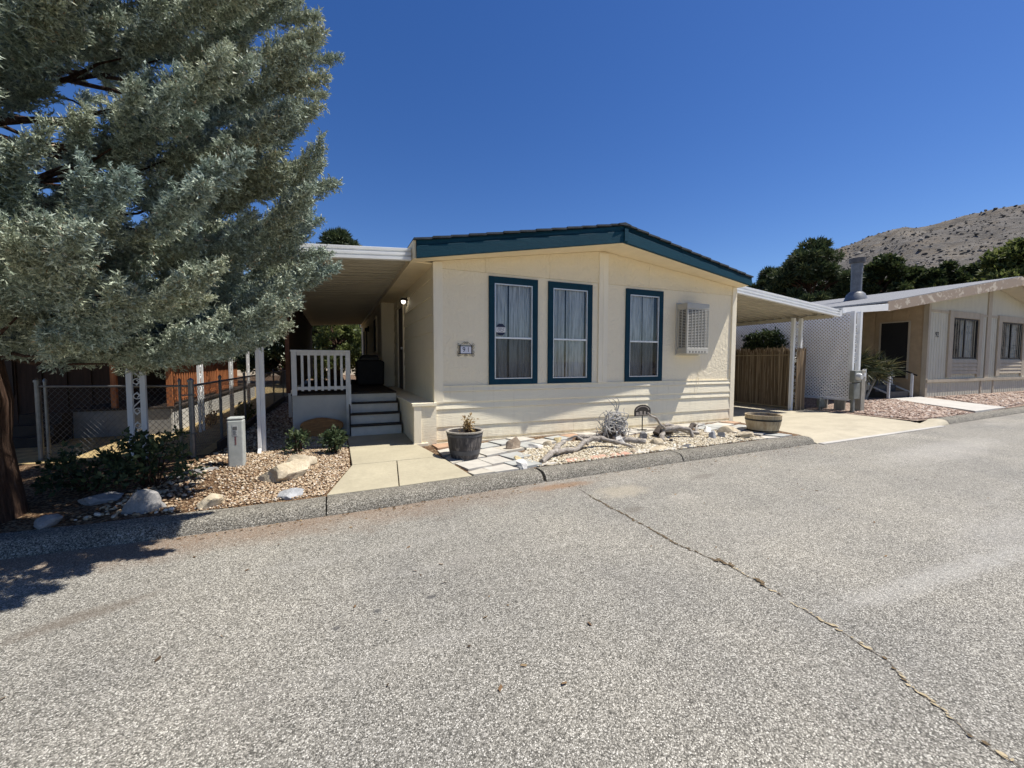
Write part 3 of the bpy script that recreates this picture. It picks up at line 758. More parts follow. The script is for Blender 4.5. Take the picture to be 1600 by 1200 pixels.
b = MB(); b.box(7.32, 7.36, -.33, Y1, 3.41, 3.585); b.build('fascia', M['blue'], H)
b = MB(); b.box(P[0] - .012, P[0] + .07, P[1] - .05, P[1] - .02, 3.86, 4.09); b.build('ridge_cap', M['blue'], H)
b = MB()
zl, zm, zr = sof(EL[0]), sof(P[0]), sof(ER[0])
b.prism([(EL[0], EL[1] + .02, zl), (P[0], P[1] + .02, zm), (P[0], .02, zm), (EL[0], .02, zl)], (0, 0, .03))
b.prism([(P[0], P[1] + .02, zm), (ER[0], ER[1] + .02, zr), (ER[0], .02, zr), (P[0], .02, zm)], (0, 0, .03))
b.box(-.36, .03, .02, 14, 3.265, 3.29); b.box(W - .02, 7.32, .02, 14, 3.40, 3.43)
b.build('soffit', M['soffit'], H)
# windows
def curtain(b, x0, x1, y, z0, z1, ph, gap=None):
    n = 90; vs = []
    for i in range(n + 1):
        x = x0 + (x1 - x0) * i / n; t = (x - x0) * 54 + ph + 2.6 * math.sin((x - x0) * 8.5 + ph * 1.7) + 1.5 * math.sin((x - x0) * 21 + ph)
        dy = .022 * math.sin(t) + .012 * math.sin(t * 2.3 + 1) + .010 * math.sin(t * .37)
        vs += [(x, y + dy, z0), (x + .006 * math.sin(t * 1.7), y + dy * .8, z1)]
    b.add(vs, [(2 * i, 2 * i + 2, 2 * i + 3, 2 * i + 1) for i in range(n)])
for wi, (a, c) in enumerate(WIN):
    b = MB(); t = .108
    b.box(a, a + t, -.032, .02, ZB + .0, ZT); b.box(c - t, c, -.032, .02, ZB, ZT); b.box(a + t, c - t, -.031, .02, ZT - .118, ZT); b.box(a + t, c - t, -.031, .02, ZB, ZB + .098)
    wn = b.build('window', M['blue_trim'], H, bevel=.004)
    x0, x1, z0, z1 = a + t, c - t, ZB + .098, ZT - .118; mid = 2.06
    b = MB(); s = .02
    b.box(x0, x0 + s, -.022, .03, z0, z1); b.box(x1 - s, x1, -.022, .03, z0, z1); b.box(x0 + s, x1 - s, -.021, .03, z0, z0 + s); b.box(x0 + s, x1 - s, -.021, .03, z1 - s, z1)
    b.box(x0 + s, x1 - s, -.016, .03, mid - .02, mid + .015)
    b.build('sash', M['alu'], wn, bevel=.003)
    b = MB(); b.quad((x0 + s, .012, mid), (x1 - s, .012, mid), (x1 - s, .012, z1 - s), (x0 + s, .012, z1 - s)); b.quad((x0 + s, .002, z0 + s), (x1 - s, .002, z0 + s), (x1 - s, .002, mid), (x0 + s, .002, mid))
    b.build('pane', M['glass'], wn)
    b = MB()
    sp = (x0 + (x1 - x0) * (.40, .42, .5)[wi], .02)
    curtain(b, x0 - .03, sp[0] - .008, .075, z0 - .03, z1 + .03, wi * 2.1); curtain(b, sp[0] + .012, x1 + (.03, -.035, -.06)[wi], .08, z0 - .03, z1 + .03, wi * 3.3 + 1)
    b.build('curtain', M['curtain'], wn, smooth=True)
    if wi != 1:
        b = MB(); b.quad((x0 + s, -.008, z0 + s), (x1 - s, -.008, z0 + s), (x1 - s, -.008, mid - .02), (x0 + s, -.008, mid - .02)); b.build('insect_screen', M['screen'], wn)
    if wi == 0:
        b = MB(); cx, cz, r = x0 + .125, 2.205, .105
        oc = [(cx + r * .98 * math.cos(R(22.5 + 45 * k)), cz + r * 1.08 * math.sin(R(22.5 + 45 * k))) for k in range(8)]
        b.prism([(x, -.004, z) for x, z in oc], (0, .003, 0)); st = b.build('security_sticker', M['ink_blue'], wn)
        b = MB(); b.box(cx - .094, cx + .094, -.0062, -.0042, cz - .05, cz + .045); b.build('security_sticker_band', M['label_white'], wn)
        b = MB()
        for zz, ww in ((.028, .075), (.008, .06), (-.012, .07), (-.032, .05)):
            for k in range(9):
                if rnd.random() < .8: b.box(cx - ww + k * ww * 2 / 9, cx - ww + (k + .7) * ww * 2 / 9, -.0075, -.0064, cz + zz - .004, cz + zz + .005)
        b.build('security_sticker_text', M['ink_blue'], wn)
# side door and lamp, rear windows
b = MB(); b.box(-.012, .03, 3.30, 4.17, .93, 2.98); dr = b.build('door', mat('door_dark', (.10, .09, .085), .5, .1, 3), H, bevel=.004)
b = MB(); b.tube([(-.02, 3.38, 1.95), (-.08, 3.38, 1.95)], .03, 10); b.build('door_handle', M['alu'], dr, smooth=True)
b = MB(); b.box(-.045, .02, 3.22, 3.30, .93, 3.02); b.box(-.045, .02, 4.17, 4.25, .93, 3.02); b.box(-.045, .02, 3.30, 4.17, 2.98, 3.02); b.build('door_frame', M['trim_cream'], H)
b = MB(); b.box(-.03, .0, 2.70, 2.80, 2.90, 3.10); b.lathe([(.001, .06), (.06, .05), (.065, .0)], (-.10, 2.75, 3.02), 14)
lp = b.build('wall_lamp', M['black_iron'], H)
b = MB(); b.lathe([(.001, -.075), (.03, -.065), (.045, -.03), (.04, -.002)], (-.10, 2.75, 3.02), 14); b.build('bulb', M['bulb'], lp, smooth=True)
b = MB(); b.box(-.40, -.36, 9.4, 9.5, 2.75, 2.95); b.lathe([(.001, .05), (.06, .04), (.06, -.08), (.001, -.1)], (-.45, 9.45, 2.85), 10); b.build('wall_lamp', M['black_iron'], H)
for y0, y1, z0, z1 in ((6.3, 7.2, 1.95, 2.95), (9.9, 10.8, 1.0, 2.9), (11.3, 12.2, 1.7, 2.9)):
    b = MB(); b.box(-.385, -.36, y0, y1, z0, z1); wn = b.build('window', M['dark_gap'], H)
    b = MB(); b.box(-.40, -.36, y0 - .06, y0, z0 - .06, z1 + .06); b.box(-.40, -.36, y1, y1 + .06, z0 - .06, z1 + .06); b.box(-.40, -.36, y0, y1, z1, z1 + .06); b.build('window_frame', M['trim_cream'], wn)

# evaporative cooler
K = empty('evaporative_cooler', (5.7, 0, 1.77), 'white louvred evaporative cooler box on the front wall right of the windows', 'cooler')
cx0, cx1, cz0, cz1, cd = 5.40, 6.06, 1.80, 2.90, -.31
b = MB()
b.box(cx0 - .02, cx1 + .02, -.03, .0, cz0 - .03, cz1 + .03)
b.box(cx0, cx1, cd, -.03, cz1 - .13, cz1); b.box(cx0, cx1, cd, -.03, cz0, cz0 + .14)
b.box(cx0, cx0 + .05, cd + .0, cd + .05, cz0 + .14, cz1 - .13); b.box(cx1 - .03, cx1, cd, cd + .05, cz0 + .14, cz1 - .13)
b.box(cx0, cx0 + .04, -.075, -.03, cz0 + .14, cz1 - .13); b.box(cx1 - .03, cx1, -.075, -.03, cz0 + .14, cz1 - .13)
b.build('housing', mat('cooler_white', (.45, .43, .37), .5, .05, 4), K, bevel=.018)
b = MB(); b.box(cx0 + .05, cx1 - .04, cd + .05, -.05, cz0 + .13, cz1 - .12); b.build('core', M['dark_gap'], K)
b = MB(); n = 25
for i in range(n):
    z = cz0 + .15 + (cz1 - cz0 - .29) * i / (n - 1)
    b.prism([(cx0 + .045, cd + .004, z - .008), (cx0 + .045, cd + .03, z + .004), (cx0 + .045, cd + .03, z + .012), (cx0 + .045, cd + .004, z + .006)], (cx1 - cx0 - .075, 0, 0))
    b.prism([(cx0 + .004, -.07, z - .008), (cx0 + .03, -.07, z + .004), (cx0 + .03, -.07, z + .012), (cx0 + .004, -.07, z + .006)], (0, cd + .118, 0))
for k in range(1, 6): x = cx0 + .05 + (cx1 - cx0 - .08) * k / 6; b.box(x - .006, x + .006, cd - .002, cd + .012, cz0 + .14, cz1 - .13)
b.box(cx0 - .002, cx0 + .012, -.175, -.160, cz0 + .14, cz1 - .13)
b.build('louvre', mat('louvre_white', (.47, .455, .40), .5, .05, 4), K)
for k in range(6):
    b = MB(); b.box(cx0 + .09 + k * .09, cx0 + .112 + k * .09, cd - .003, cd + .01, cz0 + .03, cz0 + .065); b.build('drain_slot', M['dark_gap'], K)
b = MB(); b.tube([(6.05, -.06, 1.80), (6.12, -.035, 1.62), (6.16, -.02, 1.45), (6.1, -.03, 1.3), (6.06, -.07, 1.1), (6.0, -.07, .98), (5.97, -.08, .9)], .005, 5)
b.build('drain_tube', M['trim_cream'], K)

# house number plaque
K = empty('house_number_plaque', (.54, -.01, 1.83), 'black wrought iron scroll plaque with white tiles reading 91', 'house number')
def spiral(c, r0, a0, turns, sgn=1, n=18): return [(c[0] + r0 * (1 - .75 * i / n) * math.cos(a0 + sgn * turns * 2 * math.pi * i / n), -.014, c[1] + r0 * (1 - .75 * i / n) * math.sin(a0 + sgn * turns * 2 * math.pi * i / n)) for i in range(n + 1)]
b = MB(); x0, x1, z0, z1 = .435, .645, 1.762, 1.898
for z in (z0, z1): b.bar((x0 - .035, -.014, z), (x1 + .035, -.014, z), .011)
for x in (x0, x1): b.bar((x, -.016, z0 - .012), (x, -.016, z1 + .012), .013)
for sg, cx in ((-1, x0 - .03), (1, x1 + .03)):
    for cz, a in ((z1 + .027, -1.57), (z1 - .027, 1.57), (z0 + .03, -1.57), (z0 - .024, 1.57)):
        b.tube(spiral((cx, cz), .024, a, 1.1, sg if a < 0 else -sg), .0028, 5)
    b.tube([(x0 - .004 if sg < 0 else x1 + .004, -.014, z1 + .008), (.54 + sg * .035, -.014, z1 + .068), (.54 + sg * .02, -.014, z1 + .074)] + spiral((.54 + sg * .022, z1 + .052), .022, 1.57, 1.1, sg), .0028, 5)
    b.tube([(cx, -.014, z0 - .045), (.54 + sg * .06, -.014, z0 - .015)], .0028, 5)
    b.tube(spiral((.54 + sg * .02, z0 - .026), .02, 1.57, 1.1, sg), .0028, 5)
    b.tube([(cx + sg * .0, -.014, z0 + .055), (cx - sg * .012, -.014, 1.83), (cx, -.014, z1 - .05)], .0035, 5)
b.build('frame', M['black_iron'], K)
b = MB(); b.box(x0 + .005, .538, -.016, -.003, z0 + .006, z1 - .006); b.box(.542, x1 - .005, -.016, -.003, z0 + .006, z1 - .006); b.build('plate', M['porcelain'], K)
def text(s, size, m, parent, loc, rot=(R(90), 0, 0), ext=.001, name='digits', sx=1):
    cu = bpy.data.curves.new('txt', 'FONT'); cu.body = s; cu.size = size; cu.extrude = ext; cu.align_x = 'CENTER'; cu.align_y = 'CENTER'; cu.resolution_u = 3
    o = bpy.data.objects.new('txt', cu); COL.objects.link(o)
    bpy.context.view_layer.update()
    me = bpy.data.meshes.new_from_object(o.evaluated_get(bpy.context.evaluated_depsgraph_get()))
    bpy.data.objects.remove(o); me.materials.clear(); me.materials.append(m)
    r = bpy.data.objects.new(name, me); COL.objects.link(r); r.parent = parent
    r.location = Vector(loc) - wloc(parent); r.rotation_euler = rot; r.scale = (sx, 1, 1); return r
text('9', .125, M['ink'], K, (.503, -.0175, 1.83), sx=.85); text('1', .125, M['ink'], K, (.582, -.0175, 1.83), sx=.85)

# ------------------------------------------------------------------ porch awning (left) and its posts
def awning(name, x0, x1, z0, z1, ya, yb, label, fh=.16):
    """corrugated pans with ribs along x; x0/z0 at the house side"""
    root = empty(name, ((x0 + x1) / 2, ya, .2), label, 'awning')
    b = MB(); pitch = .27; y = ya + .05; prof = []
    while y < yb:
        prof += [(y, 0), (y + .06, 0), (y + .064, .10), (y + .266, .10)]; y += pitch
    n = len(prof); vs = [(x0, p, z0 + h) for p, h in prof] + [(x1, p, z1 + h) for p, h in prof]
    fs = [(i, i + 1, n + i + 1, n + i) if x1 < x0 else (n + i, n + i + 1, i + 1, i) for i in range(n - 1)]
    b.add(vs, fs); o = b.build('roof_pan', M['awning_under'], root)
    sd = o.modifiers.new('s', 'SOLIDIFY'); sd.thickness = .004
    b = MB(); d = Vector((x1 - x0, 0, z1 - z0))
    pf = [(ya - .02, fh * .6), (ya - .035, fh * .56), (ya - .035, fh * .36), (ya - .012, fh * .27), (ya - .012, fh * .16), (ya - .050, fh * .07), (ya - .050, -fh * .12), (ya - .022, -fh * .2), (ya - .022, -fh * .28), (ya - .066, -fh * .36), (ya - .066, -fh * .62), (ya + .03, -fh * .62), (ya + .05, -fh * .2), (ya + .05, fh * .6)]
    b.prism([(x0, p, z0 + h + .02) for p, h in pf], d); b.build('fascia', M['white_metal'], root)
    b = MB()
    sg = 1 if x1 > x0 else -1
    b.box(min(x1, x1 + sg * .1), max(x1, x1 + sg * .1), ya - .05, yb, z1 - .07, z1 + .10); b.build('gutter', M['white_metal'], root)
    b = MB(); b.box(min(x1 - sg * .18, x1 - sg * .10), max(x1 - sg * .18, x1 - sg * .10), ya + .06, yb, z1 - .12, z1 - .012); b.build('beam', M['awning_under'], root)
    return root
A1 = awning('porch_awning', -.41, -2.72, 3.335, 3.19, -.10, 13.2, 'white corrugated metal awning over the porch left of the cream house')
b = MB(); b.box(-2.645, -2.585, .40, .46, .15, 3.10); b.build('post', M['white_metal'], A1, bevel=.006)
b = MB(); b.box(-2.685, -2.64, .33, .39, .28, 3.15); b.prism([(-2.685, .33, .28), (-2.64, .33, .28), (-2.64, .39, .28), (-2.685, .39, .28)], (0, -.09, -.10)); b.build('downspout', M['white_metal'], A1)
for yy in (4.6, 8.8, 12.9):
    b = MB(); b.box(-2.65, -2.58, yy, yy + .07, .15, 3.1); b.build('post', M['white_metal'], A1)
# porch deck
D = empty('porch_deck', (-1.9, 1.6, .2), 'raised porch deck with white railing and four steps beside the cream house', 'deck')
b = MB(); b.box(-2.31, -1.345, 1.6, 1.63, .17, .985); b.box(-2.31, -2.28, 1.63, 8, .2, .985); b.build('skirt', M['greyskirt'], D, bevel=.003)
b = MB()
y = 1.88
while y < 8: b.box(-2.31, -.40, y, y + .135, .97, 1.0); y += .14
b.box(-2.33, -1.335, 1.575, 1.878, .986, 1.012)
b.build('floor', M['deckwood'], D)
for k in range(4):
    yk = 1.12 + .235 * k; zt = .24 + .19 * (k + 1)
    b = MB(); b.box(-1.32, -.415, yk, yk + .02, zt - .19, zt - .021); b.build('riser', mat('riser_grey', (.60, .58, .52), .6, .08, 5), D, bevel=.003)
    if k < 3:
        b = MB(); b.box(-1.33, -.412, yk - .03, yk + .234, zt - .02, zt); b.build('tread', M['deckwood'], D)
b = MB(); b.box(-1.33, -.412, 1.80, 1.877, .972, 1.0); b.box(-1.335, -1.322, 1.14, 1.84, .2, .8); b.build('stringer', M['deckwood'], D)
b = MB(); b.box(-2.32, -1.30, 1.545, 1.655, 1.80, 1.835); b.box(-2.22, -1.385, 1.58, 1.62, 1.735, 1.80); b.box(-2.22, -1.385, 1.58, 1.62, 1.09, 1.15)
for k in range(7): x = -2.13 + k * .112; b.box(x - .022, x + .022, 1.56, 1.585, 1.07, 1.80)
b.build('railing', M['white_paint'], D, bevel=.004)
for x0, z0 in ((-2.31, .99), (-1.385, .17)):
    b = MB(); b.box(x0, x0 + .085, 1.555, 1.64, z0, 1.80); b.build('rail_post', M['white_paint'], D, bevel=.004)
b = MB(); b.box(-1.345, -1.295, 1.52, 1.555, .17, 1.18); b.build('newel_board', M['white_paint'], D)
# shade panel along the porch outer side
S = empty('shade_screen', (-2.42, 3, 1), 'dark brown slatted shade screen along the outer side of the porch', 'screen')
b = MB(); y = 2.1
while y < 12.4: b.box(-2.445, -2.425, y, y + .11, 1.02, 3.06); y += .125
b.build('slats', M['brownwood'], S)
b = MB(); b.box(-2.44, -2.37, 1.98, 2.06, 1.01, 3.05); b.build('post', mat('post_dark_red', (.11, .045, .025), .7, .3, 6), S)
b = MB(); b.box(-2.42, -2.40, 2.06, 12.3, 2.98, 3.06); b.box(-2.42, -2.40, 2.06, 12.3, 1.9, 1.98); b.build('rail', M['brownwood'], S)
# covered grill on the porch
K = empty('covered_grill', (-.75, 4.6, 1.0), 'black covered barbecue grill standing on the porch deck', 'grill')
b = MB(); b.prism([(-1.05, 4.35, 1.0), (-.38, 4.35, 1.0), (-.36, 4.35, 1.62), (-.45, 4.35, 1.66), (-1.0, 4.35, 1.66), (-1.07, 4.35, 1.62)], (0, .55, 0)); b.build('cover', mat('grill_cover', (.012, .012, .013), .6, .3, 6, .01, 8), K, bevel=.04)
b = MB(); b.prism([(-1.0, 4.4, 1.66), (-.45, 4.4, 1.66), (-.52, 4.45, 1.80), (-.93, 4.45, 1.80)], (0, .42, 0)); b.build('hood', mat('grill_hood', (.03, .032, .036), .4, .2, 6), K, bevel=.05)
# oval wood slab leaning on the deck skirt
b = MB(); ps = []
for i in range(28):
    a = 2 * math.pi * i / 28; r = 1 + .06 * math.sin(3 * a + .4) + .03 * math.sin(5 * a)
    ps.append((-1.82 + .36 * r * math.cos(a), 1.42, .375 + .19 * r * math.sin(a)))
b.prism(ps, (0, .07, .02)); b.build('wood_slab', M['slab_wood'], label='oval brown wood slab leaning against the porch skirt', cat='wood slab', loc=(-1.82, 1.45, .2), bevel=.02, smooth=True)

# ------------------------------------------------------------------ carport (right)
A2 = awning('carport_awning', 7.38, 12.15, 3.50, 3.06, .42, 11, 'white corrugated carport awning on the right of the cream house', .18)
def scroll_post(b1, b2, x, y, z0, z1, dx=.22, dy=0, r=.022):
    b1.bar((x, y, z0), (x, y, z1), r * 2); b1.bar((x + dx, y + dy, z0), (x + dx, y + dy, z1), r * 2)
    u = Vector((dx, dy, 0)); z = z0 + .25; k = 0
    while z < z1 - .35:
        sg = 1 if k % 2 == 0 else -1
        pts = []
        for i in range(25):
            t = i / 24 * 2 - 1; a = t * math.pi * 1.15
            rr_ = .5 - .33 * sg * math.sin(a * .87) * (1 - .2 * t * t)
            pts.append(Vector((x, y, z + .17 + .16 * t)) + u * rr_)
        for e, s2 in ((0, 1), (-1, -1)):
            pass
        b2.tube(pts, .009, 5)
        for zz, s2 in ((z + .06, 1), (z + .28, -1)):
            c = Vector((x, y, zz)) + u * .5
            b2.tube([c + u.normalized() * (.05 * (1 - .6 * q / 14)) * math.cos(s2 * sg * q * .55) + Vector((0, 0, .05 * (1 - .6 * q / 14) * math.sin(s2 * q * .55))) for q in range(15)], .008, 5)
        z += .42; k += 1
    return b1, b2
b1, b2 = scroll_post(MB(), MB(), 11.55, 1.32, .1, 3.0, .36, 0, .045)
b1.build('post', M['white_metal'], A2); b2.build('post_scroll', M['white_metal'], A2)
b = MB(); b.box(11.9, 11.98, 7.0, 7.08, .1, 3.0); b.build('post', M['white_metal'], A2)
# reed fence
K = empty('reed_fence', (12.0, 1.4, .12), 'brown reed screen fence under the outer edge of the carport', 'fence')
b = MB()
for y in [1.25 + 7.2 * rnd.random() ** 1.0 for _ in range(3600)]:
    w_ = rnd.uniform(.006, .013); x = 12.02 + rnd.uniform(-.022, .022); zt = 2.03 + rnd.gauss(-.03, .06); sl = rnd.gauss(0, .045)
    b.bar((x, y, .13), (x + rnd.uniform(-.01, .01), y + sl, zt), w_ * 1.3, w_ * 1.3)
x = 11.62
while x < 12.04:
    w_ = rnd.uniform(.006, .013); b.bar((x, 1.22 + rnd.uniform(-.015, .015), .11), (x + rnd.uniform(-.02, .02), 1.22 + rnd.uniform(-.01, .01), 2.03 + rnd.uniform(-.1, .05)), w_ * 1.3); x += rnd.uniform(.006, .011)
b.build('reeds', M['reed'], K)
b = MB(); b.bar((11.97, 1.25, 1.86), (11.97, 8.5, 1.86), .03); b.bar((11.97, 1.25, .16), (11.97, 8.5, .16), .04); b.build('rail', mat('bamboo_rail', (.42, .33, .2), .7, .2, 8), K)
# lattice wall of the neighbour porch
K = empty('lattice_screen', (12.95, 3, .2), 'tall white diagonal lattice screen beside the neighbouring porch', 'lattice')
b = MB(); LY0, LY1, LZ0, LZ1 = .45, 11.0, .50, 3.12
def lat(b, x, s):
    sp = .105; k0 = -int((LZ1 - LZ0) / sp) - 2; k1 = int((LY1 - LY0) / sp) + 2
    for k in range(k0 * 2, k1 * 2):
        c = LY0 + k * sp                      # line: y = c + s*(z-LZ0)
        pts = []
        z0, z1 = LZ0, LZ1
        ys = [c + s * 0, c + s * (LZ1 - LZ0)]
        lo, hi = min(ys), max(ys)
        if hi <= LY0 or lo >= LY1: continue
        def zy(y): return LZ0 + (y - c) / s
        ya, yb = max(lo, LY0), min(hi, LY1)
        A = (x, ya, zy(ya)); B = (x, yb, zy(yb))
        if abs(ya - yb) > .03: b.bar(A, B, .008, .038) if False else b.prism([(x, ya - .027, A[2]), (x, ya + .027, A[2]), (x, yb + .027, B[2]), (x, yb - .027, B[2])], (.007, 0, 0))
lat(b, 12.95, 1); lat(b, 12.958, -1); b.build('slats', M['vinyl'], K)
b = MB(); b.box(12.935, 12.975, LY0 - .05, LY0, LZ0 - .02, LZ1); b.box(12.935, 12.975, LY0, LY1, LZ1, LZ1 + .05); b.box(12.935, 12.975, LY0, LY1, LZ0 - .06, LZ0)
for y in (3.1, 5.7, 8.3): b.box(12.937, 12.973, y, y + .05, LZ0, LZ1)
b.build('frame', M['vinyl'], K)
for y in (.55, 1.05):
    b = MB(); b.box(12.94, 12.99, y, y + .30, .12, .44); b.build('footing_board', M['wood_post'], K)

# ------------------------------------------------------------------ neighbour house on the right (number 92)
N2 = empty('beige_house', (25, 1.3, .25), 'beige mobile home with tan trim, grey shingle roof and house number 92', 'house')
X0, X1, RX = 19.62, 30.6, 25.0
def s92(x): return 3.50 + (5.02 - 3.50) * (x - 15.9) / (RX - 15.9) if x < RX else 5.02 - .168 * (x - RX)
b = MB()
op = [(21.55, 23.8, 1.78, 3.46), (26.0, 28.3, 1.78, 3.46)]
cuts = [X0, op[0][0], op[0][1], op[1][0], op[1][1], X1]
for i, (x0, x1) in enumerate(zip(cuts, cuts[1:])):
    if i % 2 == 0: b.box(x0, x1, 1.3, 1.4, .9, 3.62)
    else: b.box(x0, x1, 1.3, 1.4, .9, 1.78); b.box(x0, x1, 1.3, 1.4, 3.46, 3.62)
b.prism([(X0, 1.3, 3.625)] + [(X1, 1.3, 3.625)] + [(X1, 1.3, s92(X1) - .05), (RX, 1.3, s92(RX) - .05), (X0, 1.3, s92(X0) - .05)], (0, .1, 0))
b.box(X0 + .02, X1, 1.30, 1.4, .1, .86)
x = X0 + .15
while x < X1:                                    # grooved vertical boards
    b.box(x, x + .012, 1.292, 1.3, .95, 3.6); b.box(x + .05, x + .062, 1.292, 1.3, .15, .80); x += .21
b.build('front_wall', M['n92'], N2)
b = MB()
b.box(X0 - .03, X0 + .12, 1.26, 1.42, .1, 3.9); b.box(X0, X1, 1.22, 1.3, .84, .95); b.box(24.6, 24.95, 1.26, 1.3, .95, 4.9); b.box(24.3, 24.42, 1.27, 1.3, .12, .84); b.box(25.5, 25.62, 1.27, 1.3, .12, .84); b.box(X0 + .12, X1, 1.275, 1.3, 3.60, 3.70)
b.build('trim', M['n92trim'], N2)
b = MB(); b.box(X0, X0 + .06, 1.42, 12, .1, 4.0); b.box(X1 - .06, X1, 1.42, 12, .1, 4.0); b.box(X0, X1, 12, 12.1, .1, 4.3)
y = 1.9
while y < 6: b.box(X0 - .025, X0, y, y + .5, .9, 3.7); y += .55
b.build('side_wall', M['n92side'], N2)
b = MB(); b.box(X0 - .05, X0 - .026, 1.86, 2.75, 1.0, 3.25); dr = b.build('door', M['dark_gap'], N2)
b = MB(); b.box(X0 - .06, X0 - .03, 1.80, 1.86, .95, 3.30); b.box(X0 - .06, X0 - .03, 2.75, 2.81, .95, 3.30); b.box(X0 - .06, X0 - .03, 1.86, 2.75, 3.25, 3.30); b.build('door_frame', M['n92trim'], dr)
for a, c, z0, z1 in op:
    b = MB(); b.box(a - .35, a, 1.24, 1.31, 1.02, 3.72); b.box(c, c + .32, 1.24, 1.31, 1.02, 3.72); b.box(a, c, 1.245, 1.31, z1, 3.72)
    for k in range(4): b.prism([(a, 1.30, 1.14 + k * .155), (a, 1.235, 1.14 + k * .155), (a, 1.26, 1.285 + k * .155), (a, 1.30, 1.285 + k * .155)], (c - a, 0, 0))
    wn = b.build('window', M['n92trim'], N2)
    b = MB(); m_ = (a + c) / 2
    for x in (a, m_ - .05, c - .07): b.box(x, x + .07, 1.29, 1.34, z0, z1)
    b.box(a, c, 1.292, 1.34, z0, z0 + .07); b.box(a, c, 1.292, 1.34, z1 - .07, z1); b.build('window_frame', M['black_iron'], wn)
    b = MB(); b.quad((a, 1.325, z0), (c, 1.325, z0), (c, 1.325, z1), (a, 1.325, z1)); b.build('pane', M['glass'], wn)
    b = MB(); curtain(b, a + (c - a) * .5, c, 1.46, z0, z1, 1); b.build('curtain', M['curtain'], wn)
b = MB(); b.box(X0 + .1, X1 - .1, 1.9, 1.95, .3, 3.9); b.build('interior', M['room'], N2)
text('92', .30, M['ink'], N2, (20.35, 1.285, 2.72), name='house_number')
b = MB(); fy = lambda x: .92 if x <= 16 else .92 - .42 * (x - 16) / (RX - 16) if x < RX else .5 + .07 * (x - RX)
for xa, xb in ((15.85, RX), (RX, 34)):
    b.add([(xa, fy(xa), s92(xa) + .24), (xb, fy(xb), s92(xb) + .24), (xb, 12.5, s92(xb) + .24), (xa, 12.5, s92(xa) + .24), (xa, fy(xa), s92(xa) + .18), (xb, fy(xb), s92(xb) + .18), (xb, 12.5, s92(xb) + .18), (xa, 12.5, s92(xa) + .18)],
          [(0, 1, 2, 3), (7, 6, 5, 4), (4, 5, 1, 0), (5, 6, 2, 1), (6, 7, 3, 2), (7, 4, 0, 3)])
b.build('roof', M['roof92'], N2)
for A, B in (((15.87, .92), (RX, .5)), ((RX, .5), (34, 1.13))):
    b = MB(); rake(b, A, B, s92(A[0]) + .18, s92(B[0]) + .18, -.03, -.03, .30, .34, .06, .03); b.build('fascia', M['n92fascia'], N2)
b = MB(); b.prism([(15.9, .95, s92(15.9) - .04), (RX, .55, s92(RX) - .04), (RX, 1.32, s92(RX) - .04), (15.9, 1.32, s92(15.9) - .04)], (0, 0, .03)); b.prism([(RX, .55, s92(RX) - .04), (34, 1.15, s92(34) - .04), (34, 1.32, s92(34) - .04), (RX, 1.32, s92(RX) - .04)], (0, 0, .03))
b.prism([(15.9, 1.32, s92(15.9) - .01), (X0, 1.32, s92(X0) - .01), (X0, 12, s92(X0) - .01), (15.9, 12, s92(15.9) - .01)], (0, 0, .03))
b.build('soffit', mat('soffit_tan', (.48, .44, .34), .7, .06, 3), N2)
b = MB(); b.box(12.7, X0, 3, 12, .1, .95); b.build('porch_deck', M['deckwood'], N2)
cxx, cyy, czz = 20.26, 4.08, 4.40
b = MB(); b.lathe([(.44, .02), (.34, .32), (.25, .40), (.25, .42), (.205, .43), (.205, 1.25), (.215, 1.26), (.215, 1.70), (.205, 1.71)], (cxx, cyy, czz), 24); fl = b.build('chimney', M['chimney'], N2, smooth=True)
b = MB(); b.lathe([(.10, 1.66), (.29, 1.72), (.30, 1.92), (.10, 1.93)], (cxx, cyy, czz), 24); b.build('chimney_cap', mat('flue_cap', (.07, .07, .075), .6, .2, 6), fl, smooth=True)
# porch awning of the neighbour
K = empty('neighbour_awning', (14.3, .7, .2), 'white flat fascia awning over the beige house porch entrance', 'awning')
b = MB(); b.prism([(12.75, .62, 3.12), (15.85, .88, 3.40), (15.85, .88, 3.62), (12.75, .62, 3.30)], (0, .06, 0)); b.build('fascia', M['white_metal'], K)
b = MB(); b.add([(12.75, .66, 3.30), (15.9, .9, 3.64), (15.9, 11, 3.64), (12.75, 11, 3.30)], [(0, 1, 2, 3)]); o = b.build('roof_pan', M['white_metal'], K); sd = o.modifiers.new('s', 'SOLIDIFY'); sd.thickness = .03
b1, b2 = scroll_post(MB(), MB(), 12.78, .34, 1.35, 3.16, .33, 0, .05); b1.build('post', M['white_metal'], K); b2.build('post_scroll', M['white_metal'], K)
# electric meter pole
K = empty('electric_meter_pole', (13.0, .2, .13), 'weathered wooden post carrying a grey electric meter box', 'meter')
b = MB(); b.box(12.92, 13.12, .12, .28, .1, 1.38); b.build('post', M['wood_post'], K, bevel=.01)
b = MB(); b.box(12.55, 12.86, .12, .26, .52, 1.0); b.box(12.55, 12.9, .12, .26, 1.02, 1.38); b.box(12.56, 12.68, .14, .22, .12, .52); b.build('meter_box', M['meter'], K, bevel=.02)
b = MB(); b.tube([(12.68, .12, 1.2), (12.68, .05, 1.2), (12.68, .0, 1.2)], [.11, .11, .08], 20); b.build('meter_dial', mat('dial_glass', (.45, .46, .45), .2, .1, 12), K, smooth=True)
b = MB(); b.box(13.0, 13.06, .10, .12, 1.2, 1.3); b.tube([(13.2, .2, 1.42), (13.2, .2, 1.05)], .05, 10); b.build('outlet', M['white_paint'], K)
